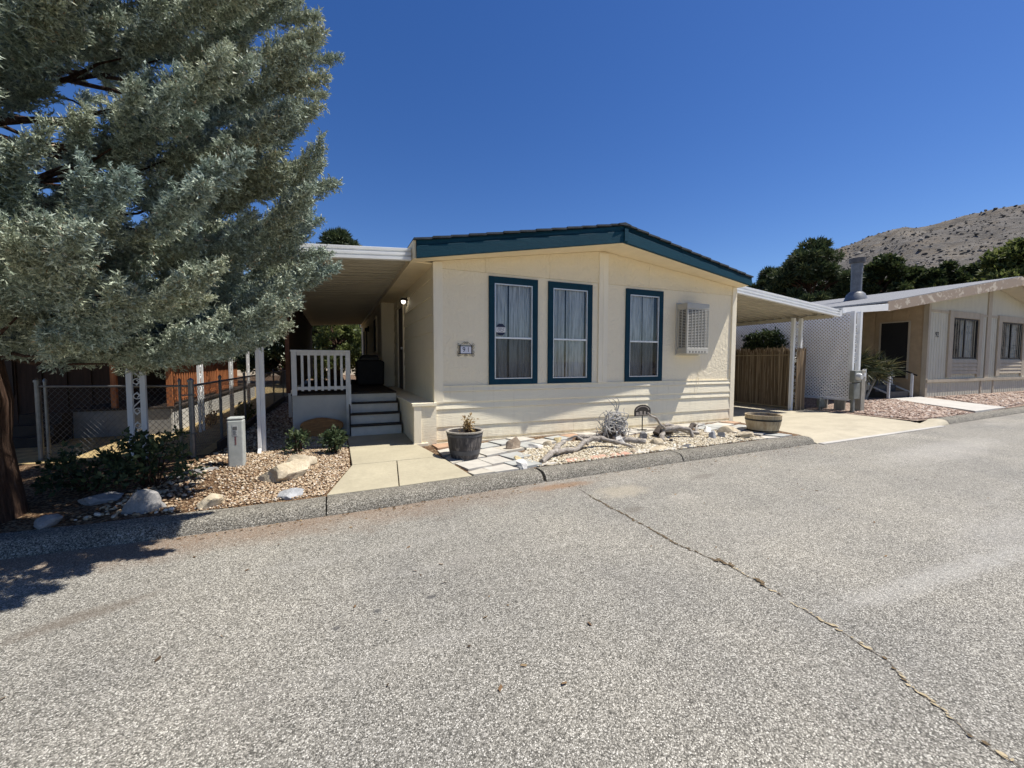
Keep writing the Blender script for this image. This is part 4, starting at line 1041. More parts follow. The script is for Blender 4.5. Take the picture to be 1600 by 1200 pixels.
# gas meter
K = empty('gas_meter', (12.5, 1.1, .13), 'small dark gas meter with pipes at the foot of the lattice', 'gas meter')
b = MB(); b.lathe([(.001, .0), (.1, .02), (.12, .12), (.1, .24), (.001, .28)], (12.45, .95, .22), 16); b.build('body', M['meter'], K, smooth=True)
b = MB(); b.tube([(12.3, .9, .1), (12.3, .9, .42), (12.42, .95, .5)], .025, 8); b.tube([(12.6, 1.0, .1), (12.6, 1.0, .45), (12.5, .95, .5)], .025, 8); b.build('pipe', M['meter'], K)
# neighbour steps, rails, walkway
b = MB(); b.prism([(17.3, 1.35, .285), (19.45, 1.35, .285), (18.6, kerb_y(18.6) + .335, .17), (16.1, kerb_y(16.1) + .335, .17)], (0, 0, -.12)); b.build('neighbour_walk', M['pale_conc'], kind='structure', bevel=.01)
K = empty('porch_steps', (18.2, 1.8, .28), 'dark porch steps with white handrails at the beige house', 'steps')
for k in range(3):
    b = MB(); b.box(17.5, 18.95, 1.5 + .4 * k, 3.0, .27 + .22 * k, .29 + .22 * (k + 1)); b.build('step', mat('step_dark', (.07, .065, .06), .8, .2, 5), K)
for x in (17.42, 19.05):
    for k, (y, z) in enumerate(((1.45, .27), (2.1, .55), (2.8, .9))):
        b = MB(); b.bar((x, y, z), (x, y, z + .92), .07); b.build('rail_post', M['white_paint'], K)
    b = MB(); b.bar((x, 1.3, 1.12), (x, 2.95, 1.88), .05); b.build('handrail', M['black_iron'] if x > 18 else M['white_paint'], K)
    b = MB(); b.bar((x, 1.45, .45), (x, 2.8, 1.08), .05); b.build('lower_rail', M['white_paint'], K)

# ------------------------------------------------------------------ left neighbour: house, deck, awning, fence
L = empty('brown_house', (-9, 6, .2), 'dark brown house in deep shade behind the blue-grey cypress', 'house')
b = MB(); b.box(-14, -6.0, 5.2, 5.3, .2, 3.2); b.box(-6.1, -6.0, 5.3, 16, .2, 3.2); b.box(-14, -13.9, 5.3, 16, .2, 3.2); b.box(-14, -6, 16, 16.1, .2, 3.2)
x = -13.8
while x < -6.1: b.box(x, x + .03, 5.17, 5.2, .2, 3.1); x += .4
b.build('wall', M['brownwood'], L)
b = MB(); b.prism([(-14.4, 4.9, 3.15), (-5.7, 4.9, 3.15), (-10, 4.9, 4.1)], (0, 11.6, 0)); b.build('roof', M['roof'], L)
b = MB(); b.box(-8.7, -7.8, 5.14, 5.18, .9, 2.9); b.build('door', mat('door_brown', (.035, .02, .014), .6, .2, 5), L)
b = MB(); b.box(-11.5, -10, 5.14, 5.18, 1.4, 2.7); b.build('window', M['dark_gap'], L)
K = empty('redwood_deck', (-5.2, 5, .2), 'low deck with pale skirting and orange stained wooden railing', 'deck')
b = MB(); b.box(-5.95, -4.535, 3.0, 3.03, .2, .70)
for x in (-5.5, -5.0): b.box(x, x + .02, 2.992, 3.002, .2, .69)
b.build('front_skirting', mat('skirt_shaded', (.20, .20, .195), .7, .15, 4), K)  # shade painted in: front face darker than the pale side skirting
b = MB(); b.box(-4.53, -4.5, 3.0, 12, .2, .70)
for y in (4.2, 5.4, 6.6, 7.8): b.box(-4.505, -4.493, y, y + .03, .2, .69)
b.build('skirting', M['greyskirt'], K)
b = MB(); b.box(-6.0, -4.46, 2.96, 12, .702, .74); b.build('floor', M['deckwood'], K)
for y in (3.04, 4.7, 6.4, 8.1):
    b = MB(); b.box(-4.60, -4.50, y, y + .1, .74, 1.64); b.build('rail_post', M['redwood'], K, bevel=.005)
b = MB(); b.box(-4.63, -4.47, 3.0, 9, 1.64, 1.68); b.box(-4.57, -4.53, 3.14, 9, 1.52, 1.58); b.box(-4.57, -4.53, 3.14, 9, .84, .90)
y = 3.25
while y < 9: b.box(-4.575, -4.525, y, y + .05, .80, 1.60); y += .155
b.box(-6.0, -5.35, 3.02, 3.10, 1.60, 1.64)
b.build('railing', M['redwood'], K, bevel=.004)
b = MB(); b.box(-5.42, -5.34, 3.02, 3.1, .74, 1.62); b.build('rail_post', M['redwood'], K)
for k in range(3):
    b = MB(); b.box(-6.5, -5.96, 2.2 + .25 * k, 3.0, .2 + .17 * k, .2 + .17 * (k + 1)); b.build('step', M['deckwood'], K)
K = empty('side_awning', (-5, 4, .2), 'white patio awning on scroll posts beside the brown house', 'awning')
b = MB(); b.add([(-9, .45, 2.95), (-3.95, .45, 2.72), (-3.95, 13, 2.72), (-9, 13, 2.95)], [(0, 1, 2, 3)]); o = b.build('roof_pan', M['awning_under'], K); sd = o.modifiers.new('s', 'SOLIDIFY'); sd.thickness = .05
b = MB(); b.box(-3.98, -3.90, .4, 13, 2.62, 2.80); b.prism([(-9, .40, 2.85), (-3.92, .40, 2.62), (-3.92, .40, 2.80), (-9, .40, 3.03)], (0, .05, 0)); b.build('fascia', M['white_metal'], K)
for x, y, dx, dy in ((-4.24, .50, .15, .0), (-4.05, 2.93, 0, .24), (-4.0, 5.33, 0, .24), (-4.0, 7.6, 0, .24), (-4.0, 10.2, 0, .24)):
    b1, b2 = scroll_post(MB(), MB(), x, y, .18, 2.65, dx, dy, .03 if dx else .02); po = b1.build('post', M['white_metal'], K); b2.build('scroll', M['white_metal'], po)
# chain link fence
def chain(b, A, B, z0, z1, sp=.085, r=.0026):
    A = Vector((*A, 0)); B = Vector((*B, 0)); d = B - A; Lh = d.length; d.normalize(); h = z1 - z0
    for s in (1, -1):
        k = -int(h / sp) - 1
        while k * sp < Lh + h:
            u0 = k * sp; pa = (u0, z0) if s > 0 else (u0, z1); pb = (u0 + h, z1) if s > 0 else (u0 + h, z0)
            ta = max(0, (0 - u0) / h); tb = min(1, (Lh - u0) / h); k += 1
            if ta >= tb: continue
            q = [(pa[0] + (pb[0] - pa[0]) * t, pa[1] + (pb[1] - pa[1]) * t) for t in (ta, tb)]
            b.tube([A + d * q[0][0] + Vector((0, 0, q[0][1])), A + d * q[1][0] + Vector((0, 0, q[1][1]))], r, 3, False)
K = empty('chain_link_fence', (-3.5, .43, .2), 'chain link fence with steel posts between the two left lots', 'fence')
PA, PB, PC = (-5.45, 1.05), (-3.52, .43), (-3.40, 13)
for n, (A, B) in enumerate(((PA, PB), (PB, PC))):
    b = MB(); chain(b, A, B, .22, 1.25); b.build('mesh', M['galv_dark'], K)
    b = MB(); b.tube([(*A, 1.26), (*B, 1.26)], .019 if n else .016, 8); b.build('top_rail', M['galv_dark'] if n else M['galv'], K, smooth=True)
for x, y, r, m in ((*PA, .032, 'galv'), (PA[0] + .09, PA[1] - .02, .02, 'galv'), (*PB, .036, 'galv'), (-3.67, .49, .018, 'galv'), (-3.50, 2.0, .024, 'galv_dark'), (-3.47, 4.0, .024, 'galv_dark'), (-3.45, 6.2, .024, 'galv_dark'), (-3.43, 8.5, .024, 'galv_dark'), (-3.41, 11, .024, 'galv_dark')):
    b = MB(); b.tube([(x, y, .15), (x, y, 1.33)], r, 10); b.lathe([(r * 1.25, 0), (r * 1.2, .03), (.002, .06)], (x, y, 1.32), 10); b.build('fence_post', M[m], K, smooth=True)
b = MB(); b.box(-3.62, -3.46, .38, .40, .55, .57); b.box(-3.62, -3.46, .38, .40, 1.12, 1.14); b.build('gate_hinge', M['galv_dark'], K)
b = MB(); b.box(-3.30, -3.25, .75, 10, .15, .36); b.build('retaining_board', M['deckwood'], label='dark retaining board edging the side gravel along the wire fence', cat='edging', loc=(-3.28, 2, .2))
# utility pedestal
K = empty('utility_pedestal', (-2.83, -.33, .16), 'grey plastic utility pedestal with faded label and red lettering in gravel', 'pedestal', rz=0)
b = MB(); b.box(-2.92, -2.735, -.44, -.27, .14, .83); b.prism([(-2.92, -.44, .832), (-2.735, -.44, .832), (-2.735, -.27, .832), (-2.92, -.27, .832)], (.0, 0, .035)); b.build('body', M['pvc'], K, bevel=.025)
b = MB(); b.box(-2.86, -2.795, -.4425, -.4405, .62, .77); b.build('label', mat('label_faded', (.42, .43, .42), .6, .1, 30), K)
b = MB(); b.box(-2.852, -2.803, -.4445, -.443, .70, .745)
for k in range(4): b.box(-2.852, -2.81 - .008 * (k % 2), -.4445, -.443, .635 + k * .015, .641 + k * .015)
b.build('label_print', mat('label_ink', (.10, .10, .10), .6, .1, 20), K)
b = MB()
for k in range(7): b.box(-2.835 + .004 * (k % 2), -2.815, -.4425, -.4405, .50 + k * .016, .511 + k * .016)
b.build('lettering', M['ink_red'], K)

# ------------------------------------------------------------------ planters
def barrel(name, c, rt, rb, h, mstave, mhoop, label, hoops):
    K = empty(name, c, label, 'planter')
    n = 20
    for part in (0,):
        b = MB(); N_ = n * 4; prof = [(rb, 0), (rb + (rt - rb) * .5 + .012, h * .5), (rt, h), (rt - .028, h), (rt - .034, h - .06), (rb - .02, .05)]
        vs = []; m = len(prof)
        for i, (r, z) in enumerate(prof):
            for k in range(N_):
                a = 2 * math.pi * k / N_; g = .0045 if k % 4 == 0 and i < 3 else 0
                vs.append((c[0] + (r - g) * math.cos(a), c[1] + (r - g) * math.sin(a), c[2] + z))
        fs = [(i * N_ + k, i * N_ + (k + 1) % N_, (i + 1) * N_ + (k + 1) % N_, (i + 1) * N_ + k) for i in range(m - 1) for k in range(N_)]
        fs += [tuple(range(N_ - 1, -1, -1)), tuple((m - 1) * N_ + k for k in range(N_))]
        b.add(vs, fs); b.build('staves', mstave, K, smooth=False)
    for f0, f1 in hoops:
        rr2 = lambda f: (rb + (rt - rb) * f) + .012 * (1 - abs(2 * f - 1)) + .006
        b = MB(); b.lathe([(rr2(f0) - .02, h * f0), (rr2(f0), h * f0), (rr2(f1), h * f1), (rr2(f1) - .02, h * f1)], c, 40, False); b.build('hoop', mhoop, K, smooth=True)
    b = MB(); b.lathe([(rt - .03, h - .055), (rt * .5, h - .045), (.001, h - .03)], c, 24); b.build('soil', M['soil'], K)
    return K
pc = (.215, -1.0, gz(.2, -1) + .024)
barrel('barrel_planter', pc, .272, .205, .39, M['barrel_dark'], mat('hoop_grey', (.075, .075, .08), .6, .25, 8), 'dark weathered half barrel planter holding a dried plant beside front walk', ((.16, .34), (.86, .95)))
b = MB(); b.lathe([(.262, .385), (.285, .388), (.288, .41), (.262, .412), (.246, .40)], pc, 40, False); b.build('barrel_planter_rim', M['barrel_rim'], bpy.data.objects['barrel_planter'], smooth=True); bpy.data.objects['barrel_planter_rim'].name = 'rim'
bc = (6.78, -1.12, gz(6.78, -1.1) + .024)
barrel('barrel_planter', bc, .345, .285, .35, M['barrel_wood'], M['black_iron'], 'light oak half barrel planter with black hoop beside the driveway', ((.02, .09), (.66, .76)))

# ------------------------------------------------------------------ rocks and driftwood
def rock(name, label, cat, loc, size, m, seed, rz=0, cuts=5, sub=3):
    bm = bmesh.new(); bmesh.ops.create_icosphere(bm, subdivisions=sub, radius=1); r_ = random.Random(seed)
    pl = [(Vector((r_.gauss(0, 1), r_.gauss(0, 1), r_.gauss(0, .8))).normalized(), r_.uniform(.42, .82)) for _ in range(cuts + 7)]
    for v in bm.verts:
        p = v.co.copy()
        for n_, d_ in pl:
            t = p.dot(n_) - d_
            if t > 0: p -= n_ * t * .98
        p *= 1 + .14 * noise.noise(p * 1.7 + Vector((seed, 0, 0))) + .06 * noise.noise(p * 5 + Vector((0, seed, 0)))
        if p.z < -.55: p.z = -.55
        v.co = Vector((p.x * size[0], p.y * size[1], p.z * size[2]))
    me = bpy.data.meshes.new(name); bm.to_mesh(me); bm.free(); me.materials.append(m)
    for p in me.polygons: p.use_smooth = True
    try: me.set_sharp_from_angle(angle=R(20))
    except Exception: pass
    o = bpy.data.objects.new(name, me); COL.objects.link(o); o.rotation_euler.z = rz
    o.location = (loc[0], loc[1], gz(loc[0], loc[1]) + size[2] * .26 + (loc[2] if len(loc) > 2 else 0)); return tag(o, label, cat)
rock('rock', 'square brown rock on the tiles right of the dark planter', 'rock', (1.12, -.78), (.15, .12, .19), M['rk_brown'], 3, .3)
rock('rock', 'grey-white round rock on the kerb end of the pebble bed', 'rock', (.83, -1.72), (.105, .10, .13), M['rk_white'], 5, .8)
rock('rock', 'low white rock behind the round grey-white one', 'rock', (1.50, -.82), (.17, .12, .085), M['rk_white'], 8, .1)
rock('rock', 'yellow pointed rock near the house siding', 'rock', (2.10, -.55), (.15, .1, .115), M['rk_yellow'], 9, .5, 7)
rock('rock', 'small pale yellow rock between tiles and pebble bed', 'rock', (.93, -1.36), (.10, .07, .055), M['rk_yellow'], 12)
rock('rock', 'round grey stone beside the garden sign stake', 'rock', (3.82, -.82), (.105, .09, .12), M['rk_grey'], 15, .4)
rock('rock', 'tan rounded stone in the middle of the pebbles', 'rock', (3.74, -1.26), (.15, .12, .10), M['rk_tan'], 17, .3)
rock('rock', 'white stone wedged in the roots of the tangle', 'rock', (3.06, -1.08), (.12, .09, .14), M['rk_white'], 19, .2)
rock('rock', 'flat tan slab stone near the kerb crack', 'rock', (3.45, -1.55), (.26, .13, .05), M['rk_tan'], 21, .2)
rock('rock', 'flat dark slate piece near the kerb in pebbles', 'rock', (4.12, -1.60), (.21, .10, .045), M['rk_dark'], 23, .25)
rock('rock', 'big white weathered rock by the driftwood roots', 'rock', (4.82, -.72), (.30, .16, .20), M['rk_white'], 26, -.4)
rock('rock', 'long tan rock curved along the tiles left of the oak barrel', 'rock', (5.95, -.95), (.33, .12, .13), M['rk_tan'], 28, -.35)
rock('rock', 'blocky tan rock just left of the oak barrel', 'rock', (5.85, -1.42), (.22, .14, .16), M['rk_tan'], 31, .1, 8)
rock('rock', 'left one of two knobbly blue-grey stones near the oak barrel', 'rock', (5.18, -1.22), (.11, .10, .12), M['rk_blue'], 33)
rock('rock', 'right one of two knobbly blue-grey stones near the oak barrel', 'rock', (5.40, -1.24), (.10, .10, .115), M['rk_blue'], 36, 1.1)
rock('rock', 'flat red-brown stone under the driftwood log', 'rock', (2.42, -.98), (.13, .08, .06), M['rk_brown'], 38, .4)
rock('boulder', 'large pale flat-topped boulder in gravel left of the walk', 'boulder', (-2.17, -1.22), (.36, .21, .20), M['rk_tan'], 41, .35, 7, 4)
rock('boulder', 'smaller cream boulder behind the large pale boulder', 'boulder', (-2.05, -.62), (.27, .18, .13), M['rk_tan'], 44, .1, 6, 4)
rock('rock', 'flat blue-grey slate rock near the kerb left of the walk', 'rock', (-2.07, -1.86), (.20, .10, .07), M['rk_blue'], 47, .1, 6)
rock('rock', 'small cream rock at the edge of the tree shadow', 'rock', (-2.80, -1.86), (.15, .10, .11), M['rk_tan'], 50, .3)
rock('rock', 'large blue-grey block of rock in the tree shade', 'rock', (-3.38, -1.74), (.25, .14, .17), M['rk_grey'], 52, .1, 8)
rock('rock', 'flat pale rock in the shade right of the tree trunk', 'rock', (-3.86, -1.35), (.22, .12, .08), M['rk_grey'], 55, .5)
rock('rock', 'low grey rock at the foot of the tree trunk', 'rock', (-4.02, -1.88), (.15, .11, .08), M['rk_grey'], 58)
rock('rock', 'flat grey stepping stone behind the dark bush', 'rock', (-3.2, -.5), (.26, .12, .06), M['rk_grey'], 60, .3)
rock('rock', 'small pale stone on the soil inside the dark planter', 'rock', (.12, -1.04, .34), (.09, .07, .04), M['rk_grey'], 63)

rock('rock', 'jagged cream rock between the driftwood branch and the siding', 'rock', (1.78, -.72), (.12, .09, .10), M['rk_tan'], 71, .7, 8)
rock('rock', 'low brown rock just behind the kerb left of the flat tan slab', 'rock', (2.95, -1.6), (.10, .07, .06), M['rk_brown'], 73, .2, 8)
rock('rock', 'white jagged rock against the tiles right of the gnarled driftwood', 'rock', (5.55, -.78), (.14, .10, .12), M['rk_white'], 75, .4, 8)
rock('rock', 'small dark stone lying right of the tan rounded stone', 'rock', (4.12, -1.22), (.08, .06, .06), M['rk_dark'], 77, .4)
def wob(pts, n=8, amp=.02, seed=0):
    out = []; P_ = [Vector(p) for p in pts]
    for i in range(len(P_) - 1):
        p0 = P_[max(i - 1, 0)]; p1 = P_[i]; p2 = P_[i + 1]; p3 = P_[min(i + 2, len(P_) - 1)]
        for k in range(n):
            t = k / n
            q = .5 * ((2 * p1) + (p2 - p0) * t + (2 * p0 - 5 * p1 + 4 * p2 - p3) * t * t + (3 * p1 - p0 - 3 * p2 + p3) * t ** 3)
            out.append(q + Vector((noise.noise(q * 6 + Vector((seed, 0, 0))), noise.noise(q * 6 + Vector((0, seed, 9))), noise.noise(q * 6 + Vector((7, 0, seed))))) * amp)
    out.append(P_[-1]); return out
def branch(b, pts, r0, r1, amp=.03, seed=1, n=10, peak=None):
    q = wob(pts, 8, amp, seed); m = len(q)
    rs = [max(.004, (r0 + (r1 - r0) * i / (m - 1)) * (1 + .28 * noise.noise(q[i] * 9))) for i in range(m)]
    b.tube(q, rs, n)
g = lambda x, y, z: (x, y, gz(x, y) + z)
b = MB()
branch(b, [g(1.18, -1.66, .04), g(1.38, -1.52, .08), g(1.62, -1.38, .10), g(2.0, -1.28, .07), g(2.32, -1.16, .15), g(2.62, -1.16, .17), g(2.86, -1.24, .06)], .045, .038, .035, 2)
branch(b, [g(1.55, -1.42, .09), g(1.75, -1.22, .16), g(1.9, -1.15, .15)], .05, .03, .03, 4)
branch(b, [g(2.3, -1.2, .1), g(2.2, -1.02, .2), g(2.05, -.95, .16)], .03, .015, .02, 5)
branch(b, [g(2.6, -1.16, .15), g(2.9, -1.3, .10), g(3.15, -1.38, .02)], .035, .02, .02, 9)
b.build('driftwood_log', M['drift'], label='long pale twisted driftwood branch lying on the pebbles', cat='driftwood', loc=g(2, -1.3, 0), smooth=True)
b = MB(); branch(b, [g(2.55, -.5, .06), g(2.85, -.62, .05), g(3.25, -.75, .08)], .05, .06, .02, 11); branch(b, [g(2.8, -.6, .08), g(2.65, -.72, .03)], .03, .02, .01, 12)
b.build('driftwood_log', M['drift'], label='short dark log lying left of the root tangle', cat='driftwood', loc=g(2.8, -.6, 0), smooth=True)
b = MB(); branch(b, [g(3.18, -.98, .05), g(3.38, -1.1, .06), g(3.52, -1.22, .045)], .06, .055, .012, 15)
b.build('driftwood_log', M['drift'], label='stubby grey log at the foot of the root tangle', cat='driftwood', loc=g(3.3, -1.1, 0), smooth=True)
b = MB()
for i in range(62):
    a = rnd.uniform(0, 6.28); r_ = rnd.uniform(.05, .26); h = rnd.uniform(.18, .62); cx, cy = 3.12 + .05 * math.cos(a), -.80 + .05 * math.sin(a)
    ex, ey = cx + r_ * math.cos(a), cy + r_ * math.sin(a) * .8
    k = rnd.choice((0, 0, 1, 2))
    if k == 0:
        cz_ = rnd.uniform(.18, .42); R_ = rnd.uniform(.08, .24); tl_ = rnd.uniform(-.6, .6); a0 = rnd.uniform(0, 6.28)
        pts = [g(cx + rnd.uniform(-.1, .12) + R_ * math.cos(a0 + q * .62), cy + R_ * .6 * math.sin(a0 + q * .62) * tl_ + rnd.uniform(-.02, .02), max(.02, cz_ + R_ * math.sin(a0 + q * .62))) for q in range(8)]
    elif k == 1: pts = [g(cx, cy, .1), g(ex, ey, h * .6), g(ex + rnd.uniform(-.1, .1), ey, h * .9), g(cx + rnd.uniform(-.2, .2), cy, h)]
    else: pts = [g(ex, ey, .02), g(ex + rnd.uniform(-.1, .1), ey, h * .5), g(ex + rnd.uniform(-.12, .12), ey + rnd.uniform(-.1, .1), h)]
    rr_ = rnd.uniform(.007, .016); branch(b, pts, rr_, rr_ * .5, .03, i, 6)
for i in range(3):
    branch(b, [g(3.2, -.8, .4), g(3.15 + .05 * i, -.8, .62 + .05 * i), g(2.92 + .1 * i, -.86, .82)], .012, .005, .02, 70 + i, 6)
b.build('root_tangle', M['root'], label='tangled bundle of bleached curling roots standing by the house siding', cat='roots', loc=g(3.12, -.8, 0), smooth=True)
b = MB()
for i in range(9):
    a = i * .7; branch(b, [g(3.12, -.8, .30), g(3.12 + .12 * math.cos(a), -.8 + .1 * math.sin(a), .2), g(3.12 + .26 * math.cos(a), -.8 + .2 * math.sin(a), .03)], .05, .03, .02, 80 + i, 8)
b.build('root_stump', M['drift_dark'], label='dark stump base under the bleached root tangle', cat='stump', loc=g(3.12, -.8, 0), smooth=True)
b = MB()
branch(b, [g(3.75, -1.0, .52), g(3.98, -.95, .42), g(4.15, -.95, .25), g(4.32, -.92, .16), g(4.5, -.98, .14)], .018, .03, .02, 21)
branch(b, [g(4.2, -.9, .16), g(4.55, -.98, .2), g(4.75, -1.08, .12), g(4.78, -1.12, .02)], .055, .03, .03, 22)
branch(b, [g(4.25, -.85, .12), g(4.45, -.75, .2), g(4.8, -.88, .1), g(5.05, -1.0, .05)], .05, .03, .03, 23)
branch(b, [g(5.0, -1.0, .04), g(5.15, -.85, .14), g(5.35, -.72, .2)], .035, .012, .02, 24)
branch(b, [g(4.2, -.92, .1), g(4.05, -1.05, .08), g(4.0, -1.12, .02)], .05, .04, .02, 25)
b.build('driftwood_log', M['drift'], label='gnarled driftwood with an upright arm right of the garden sign', cat='driftwood', loc=g(4.4, -.95, 0), smooth=True)
b = MB(); branch(b, [g(4.15, -.82, .06), g(4.3, -.80, .15), g(4.48, -.80, .1)], .10, .07, .03, 31)
b.build('driftwood_stump', M['drift_dark'], label='dark reddish stump under the gnarled driftwood', cat='driftwood', loc=g(4.3, -.8, 0), smooth=True)
b = MB(); branch(b, [g(5.02, -.78, .08), g(5.2, -.7, .16), g(5.42, -.62, .12)], .05, .035, .03, 33)
b.build('driftwood_stump', M['drift_dark'], label='small dark chunk of wood near the siding left of the oak barrel', cat='driftwood', loc=g(5.2, -.7, 0), smooth=True)
# garden sign on stake
K = empty('garden_sign', (4.2, -.35, .21), 'small arched metal garden sign on a stake by the siding', 'garden sign')
ps = [(3.99, -.35, .52), (4.41, -.35, .52)] + [(4.2 + .21 * math.cos(R(a)), -.35, .62 + .13 * math.sin(R(a))) for a in range(0, 181, 15)]
b = MB(); b.prism(ps, (0, .012, 0)); b.build('panel', mat('sign_bronze', (.035, .028, .022), .5, .2, 8), K)
b = MB()
b.box(4.03, 4.37, -.3535, -.3505, .535, .546)
for x0, x1, z0, z1 in ((4.03, 4.10, .545, .60), (4.12, 4.19, .545, .62), (4.23, 4.28, .545, .61), (4.31, 4.37, .545, .59)): b.box(x0, x1, -.354, -.3505, z0, z1)
for i in range(12):
    a = R(12 + i * 14); x, z = 4.2 + .165 * math.cos(a), .625 + .09 * math.sin(a); b.box(x - .018, x + .012, -.354, -.3505, z - .012, z + .01)
b.build('relief', mat('sign_relief', (.30, .26, .22), .6, .3, 30), K)
b = MB(); b.bar((4.2, -.345, .2), (4.2, -.345, .53), .016); b.bar((4.08, -.345, .235), (4.32, -.345, .235), .014); b.build('stake', M['black_iron'], K)

# ------------------------------------------------------------------ vegetation
def unit(n): v = rng.normal(size=(n, 3)); return v / np.linalg.norm(v, axis=1, keepdims=True)
def norm(v): return v / np.maximum(np.linalg.norm(v, axis=-1, keepdims=True), 1e-9)
def tris(p, d, L_, W_):
    """thin kite-like triangles from p along d"""
    s = norm(np.cross(d, unit(len(p)))) * W_[:, None]
    V = np.stack([p - s, p + s, p + d * L_[:, None]], 1).reshape(-1, 3)
    return V, np.arange(len(V)).reshape(-1, 3)
def leaves(p, d, L_, W_):
    s = norm(np.cross(d, unit(len(p)))) * W_[:, None]; e = d * L_[:, None]
    V = np.stack([p, p + e * .45 - s, p + e, p + e * .45 + s], 1).reshape(-1, 3)
    return V, np.arange(len(V)).reshape(-1, 4)
# --- the big cypress
TB = Vector((-4.74, -1.5, .1))
CY = empty('cypress_tree', TB, 'large blue-grey cypress tree with shaggy trunk overhanging the kerb', 'tree')
tb = MB(); tp = []; tr_ = []
for i in range(26):
    z = i / 25 * 9.6; tp.append((TB.x + .05 * math.sin(z * .8), TB.y + .05 * math.cos(z * .7) - .05, TB.z + z)); tr_.append(max(.03, .31 * (1 - z / 10.2) + .07 * math.exp(-z * 4) + .02 * math.sin(z * 7)))
tb.tube(tp, tr_, 22)
limbs = []
def limb(tip, h0=None, sag=.0):
    tip = np.array(tip, float)
    if tip[0] > -2.2: tip[0] -= .07
    hd = math.hypot(tip[0] - TB.x, tip[1] - TB.y)
    if h0 is None: h0 = max(1.75, tip[2] - .15 - .10 * hd)
    a = np.array([TB.x, TB.y, h0]); m = a * .42 + tip * .58 + np.array([0, 0, -.10 * hd + sag])
    limbs.append((a, m, tip))
# tips read from the photograph's outline, placed at the crown's own depth
for t in [
    # right edge, front half (about 4 m from the lens)
    (-1.83, -3.0, 4.43), (-1.62, -3.0, 4.19), (-1.70, -3.0, 3.96), (-1.78, -2.9, 3.66), (-1.97, -3.0, 3.40), (-1.92, -2.8, 3.28), (-1.62, -2.9, 3.20), (-1.70, -3.0, 2.84), (-1.75, -2.7, 2.62), (-1.64, -2.6, 2.42), (-1.9, -2.7, 2.2), (-2.02, -3.0, 1.86), (-2.05, -2.4, 2.02),
    (-2.2, -3.6, 3.5), (-2.3, -3.7, 2.7), (-2.1, -3.3, 4.3), (-2.5, -3.4, 2.1), (-2.55, -3.0, 1.7), (-2.9, -3.4, 1.85), (-2.2, -3.0, 4.9), (-2.5, -3.6, 4.8),
    # right edge, rear half
    (-1.95, -1.0, 5.9), (-1.66, -1.6, 5.05), (-1.78, -1.3, 4.85), (-1.85, -1.5, 4.3), (-2.15, -1.5, 4.05), (-1.66, -1.4, 3.75), (-1.78, -1.5, 3.2), (-1.95, -1.9, 2.5), (-2.3, -1.6, 1.85), (-2.2, -1.2, 2.2),
    (-2.8, -1.8, 1.68), (-2.5, -2.4, 1.75), (-3.3, -2.4, 1.66), (-3.9, -2.2, 1.72), (-2.9, -2.9, 2.35), (-3.4, -3.3, 2.75),
    (-2.6, -3.1, 3.5), (-3.7, -3.5, 3.4), (-3.1, -3.4, 3.8), (-3.55, -3.4, 4.7), (-3.45, -3.6, 4.15), (-4.1, -3.7, 4.5), (-4.4, -3.2, 5.2), (-3.2, -3.0, 5.2), (-3.8, -2.8, 6.2), (-3.6, -2.6, 3.9), (-2.9, -3.2, 4.4), (-2.0, -2.2, 5.0), (-2.5, -2.8, 5.4), (-4.2, -3.5, 4.0), (-3.9, -3.3, 5.4), (-4.3, -3.0, 2.0),
    (-2.78, -3.75, 2.52), (-2.95, -3.8, 2.2), (-3.25, -4.0, 2.35), (-3.6, -4.1, 2.7), (-4.3, -4.3, 2.5), (-4.8, -4.2, 3.2), (-3.3, -3.9, 3.3), (-3.9, -4.3, 3.2), (-3.4, -4.1, 3.7), (-4.5, -4.6, 3.5), (-5.2, -4.4, 2.6), (-3.6, -4.2, 4.5), (-3.0, -3.7, 4.9), (-4.4, -4.3, 5.2), (-5.6, -4.0, 3.6),
    (-1.95, -.4, 4.9), (-1.95, -.2, 3.5), (-2.1, .0, 2.6), (-2.4, .2, 4.2), (-2.5, .2, 2.2), (-2.7, .6, 3.2), (-2.0, -1.1, 6.6), (-2.2, -1.9, 6.4), (-2.6, -.6, 2.0), (-3.0, .2, 1.9), (-3.4, -1.0, 1.68), (-3.0, -1.6, 2.4), (-3.4, -2.4, 3.0), (-2.4, -1.5, 3.0), (-2.5, -.8, 4.0), (-5.6, -.4, 4.2), (-5.2, .3, 4.8), (-6.0, .2, 5.4), (-4.9, .6, 5.6), (-4.3, .9, 4.4), (-5.8, .5, 3.6), (-4.6, 1.0, 6.4), (-5.4, 1.1, 6.6), (-3.9, .8, 5.4), (-3.6, .9, 6.2), (-6.4, -.6, 4.6), (-5.1, -.9, 4.9), (-4.7, .2, 6.3), (-5.0, .8, 7.0), (-4.3, .5, 5.8), (-4.9, -.3, 6.0), (-4.4, -.6, 6.6), (-5.3, .9, 5.9), (-4.0, .2, 6.9), (-3.9, -.5, 5.6), (-4.2, -2.6, 5.9), (-4.5, -.2, 3.4), (-2.9, -1.2, 1.78), (-3.6, -1.6, 1.74), (-3.6, -2.9, 2.0)]: limb(t)
ga = 2.399963
for i in range(70):
    z = 1.8 + 7.8 * (i / 69) ** .9; a = i * ga
    r_ = 2.55 * (1 - max(0, (z - 5.2)) / 5.6) * rnd.uniform(.8, 1.02)
    x, y = TB.x + r_ * math.cos(a), TB.y + r_ * math.sin(a)
    if x > -2.35 and z < 6.5: continue
    limb((x, y, z))
SP, SD, SL = [], [], []
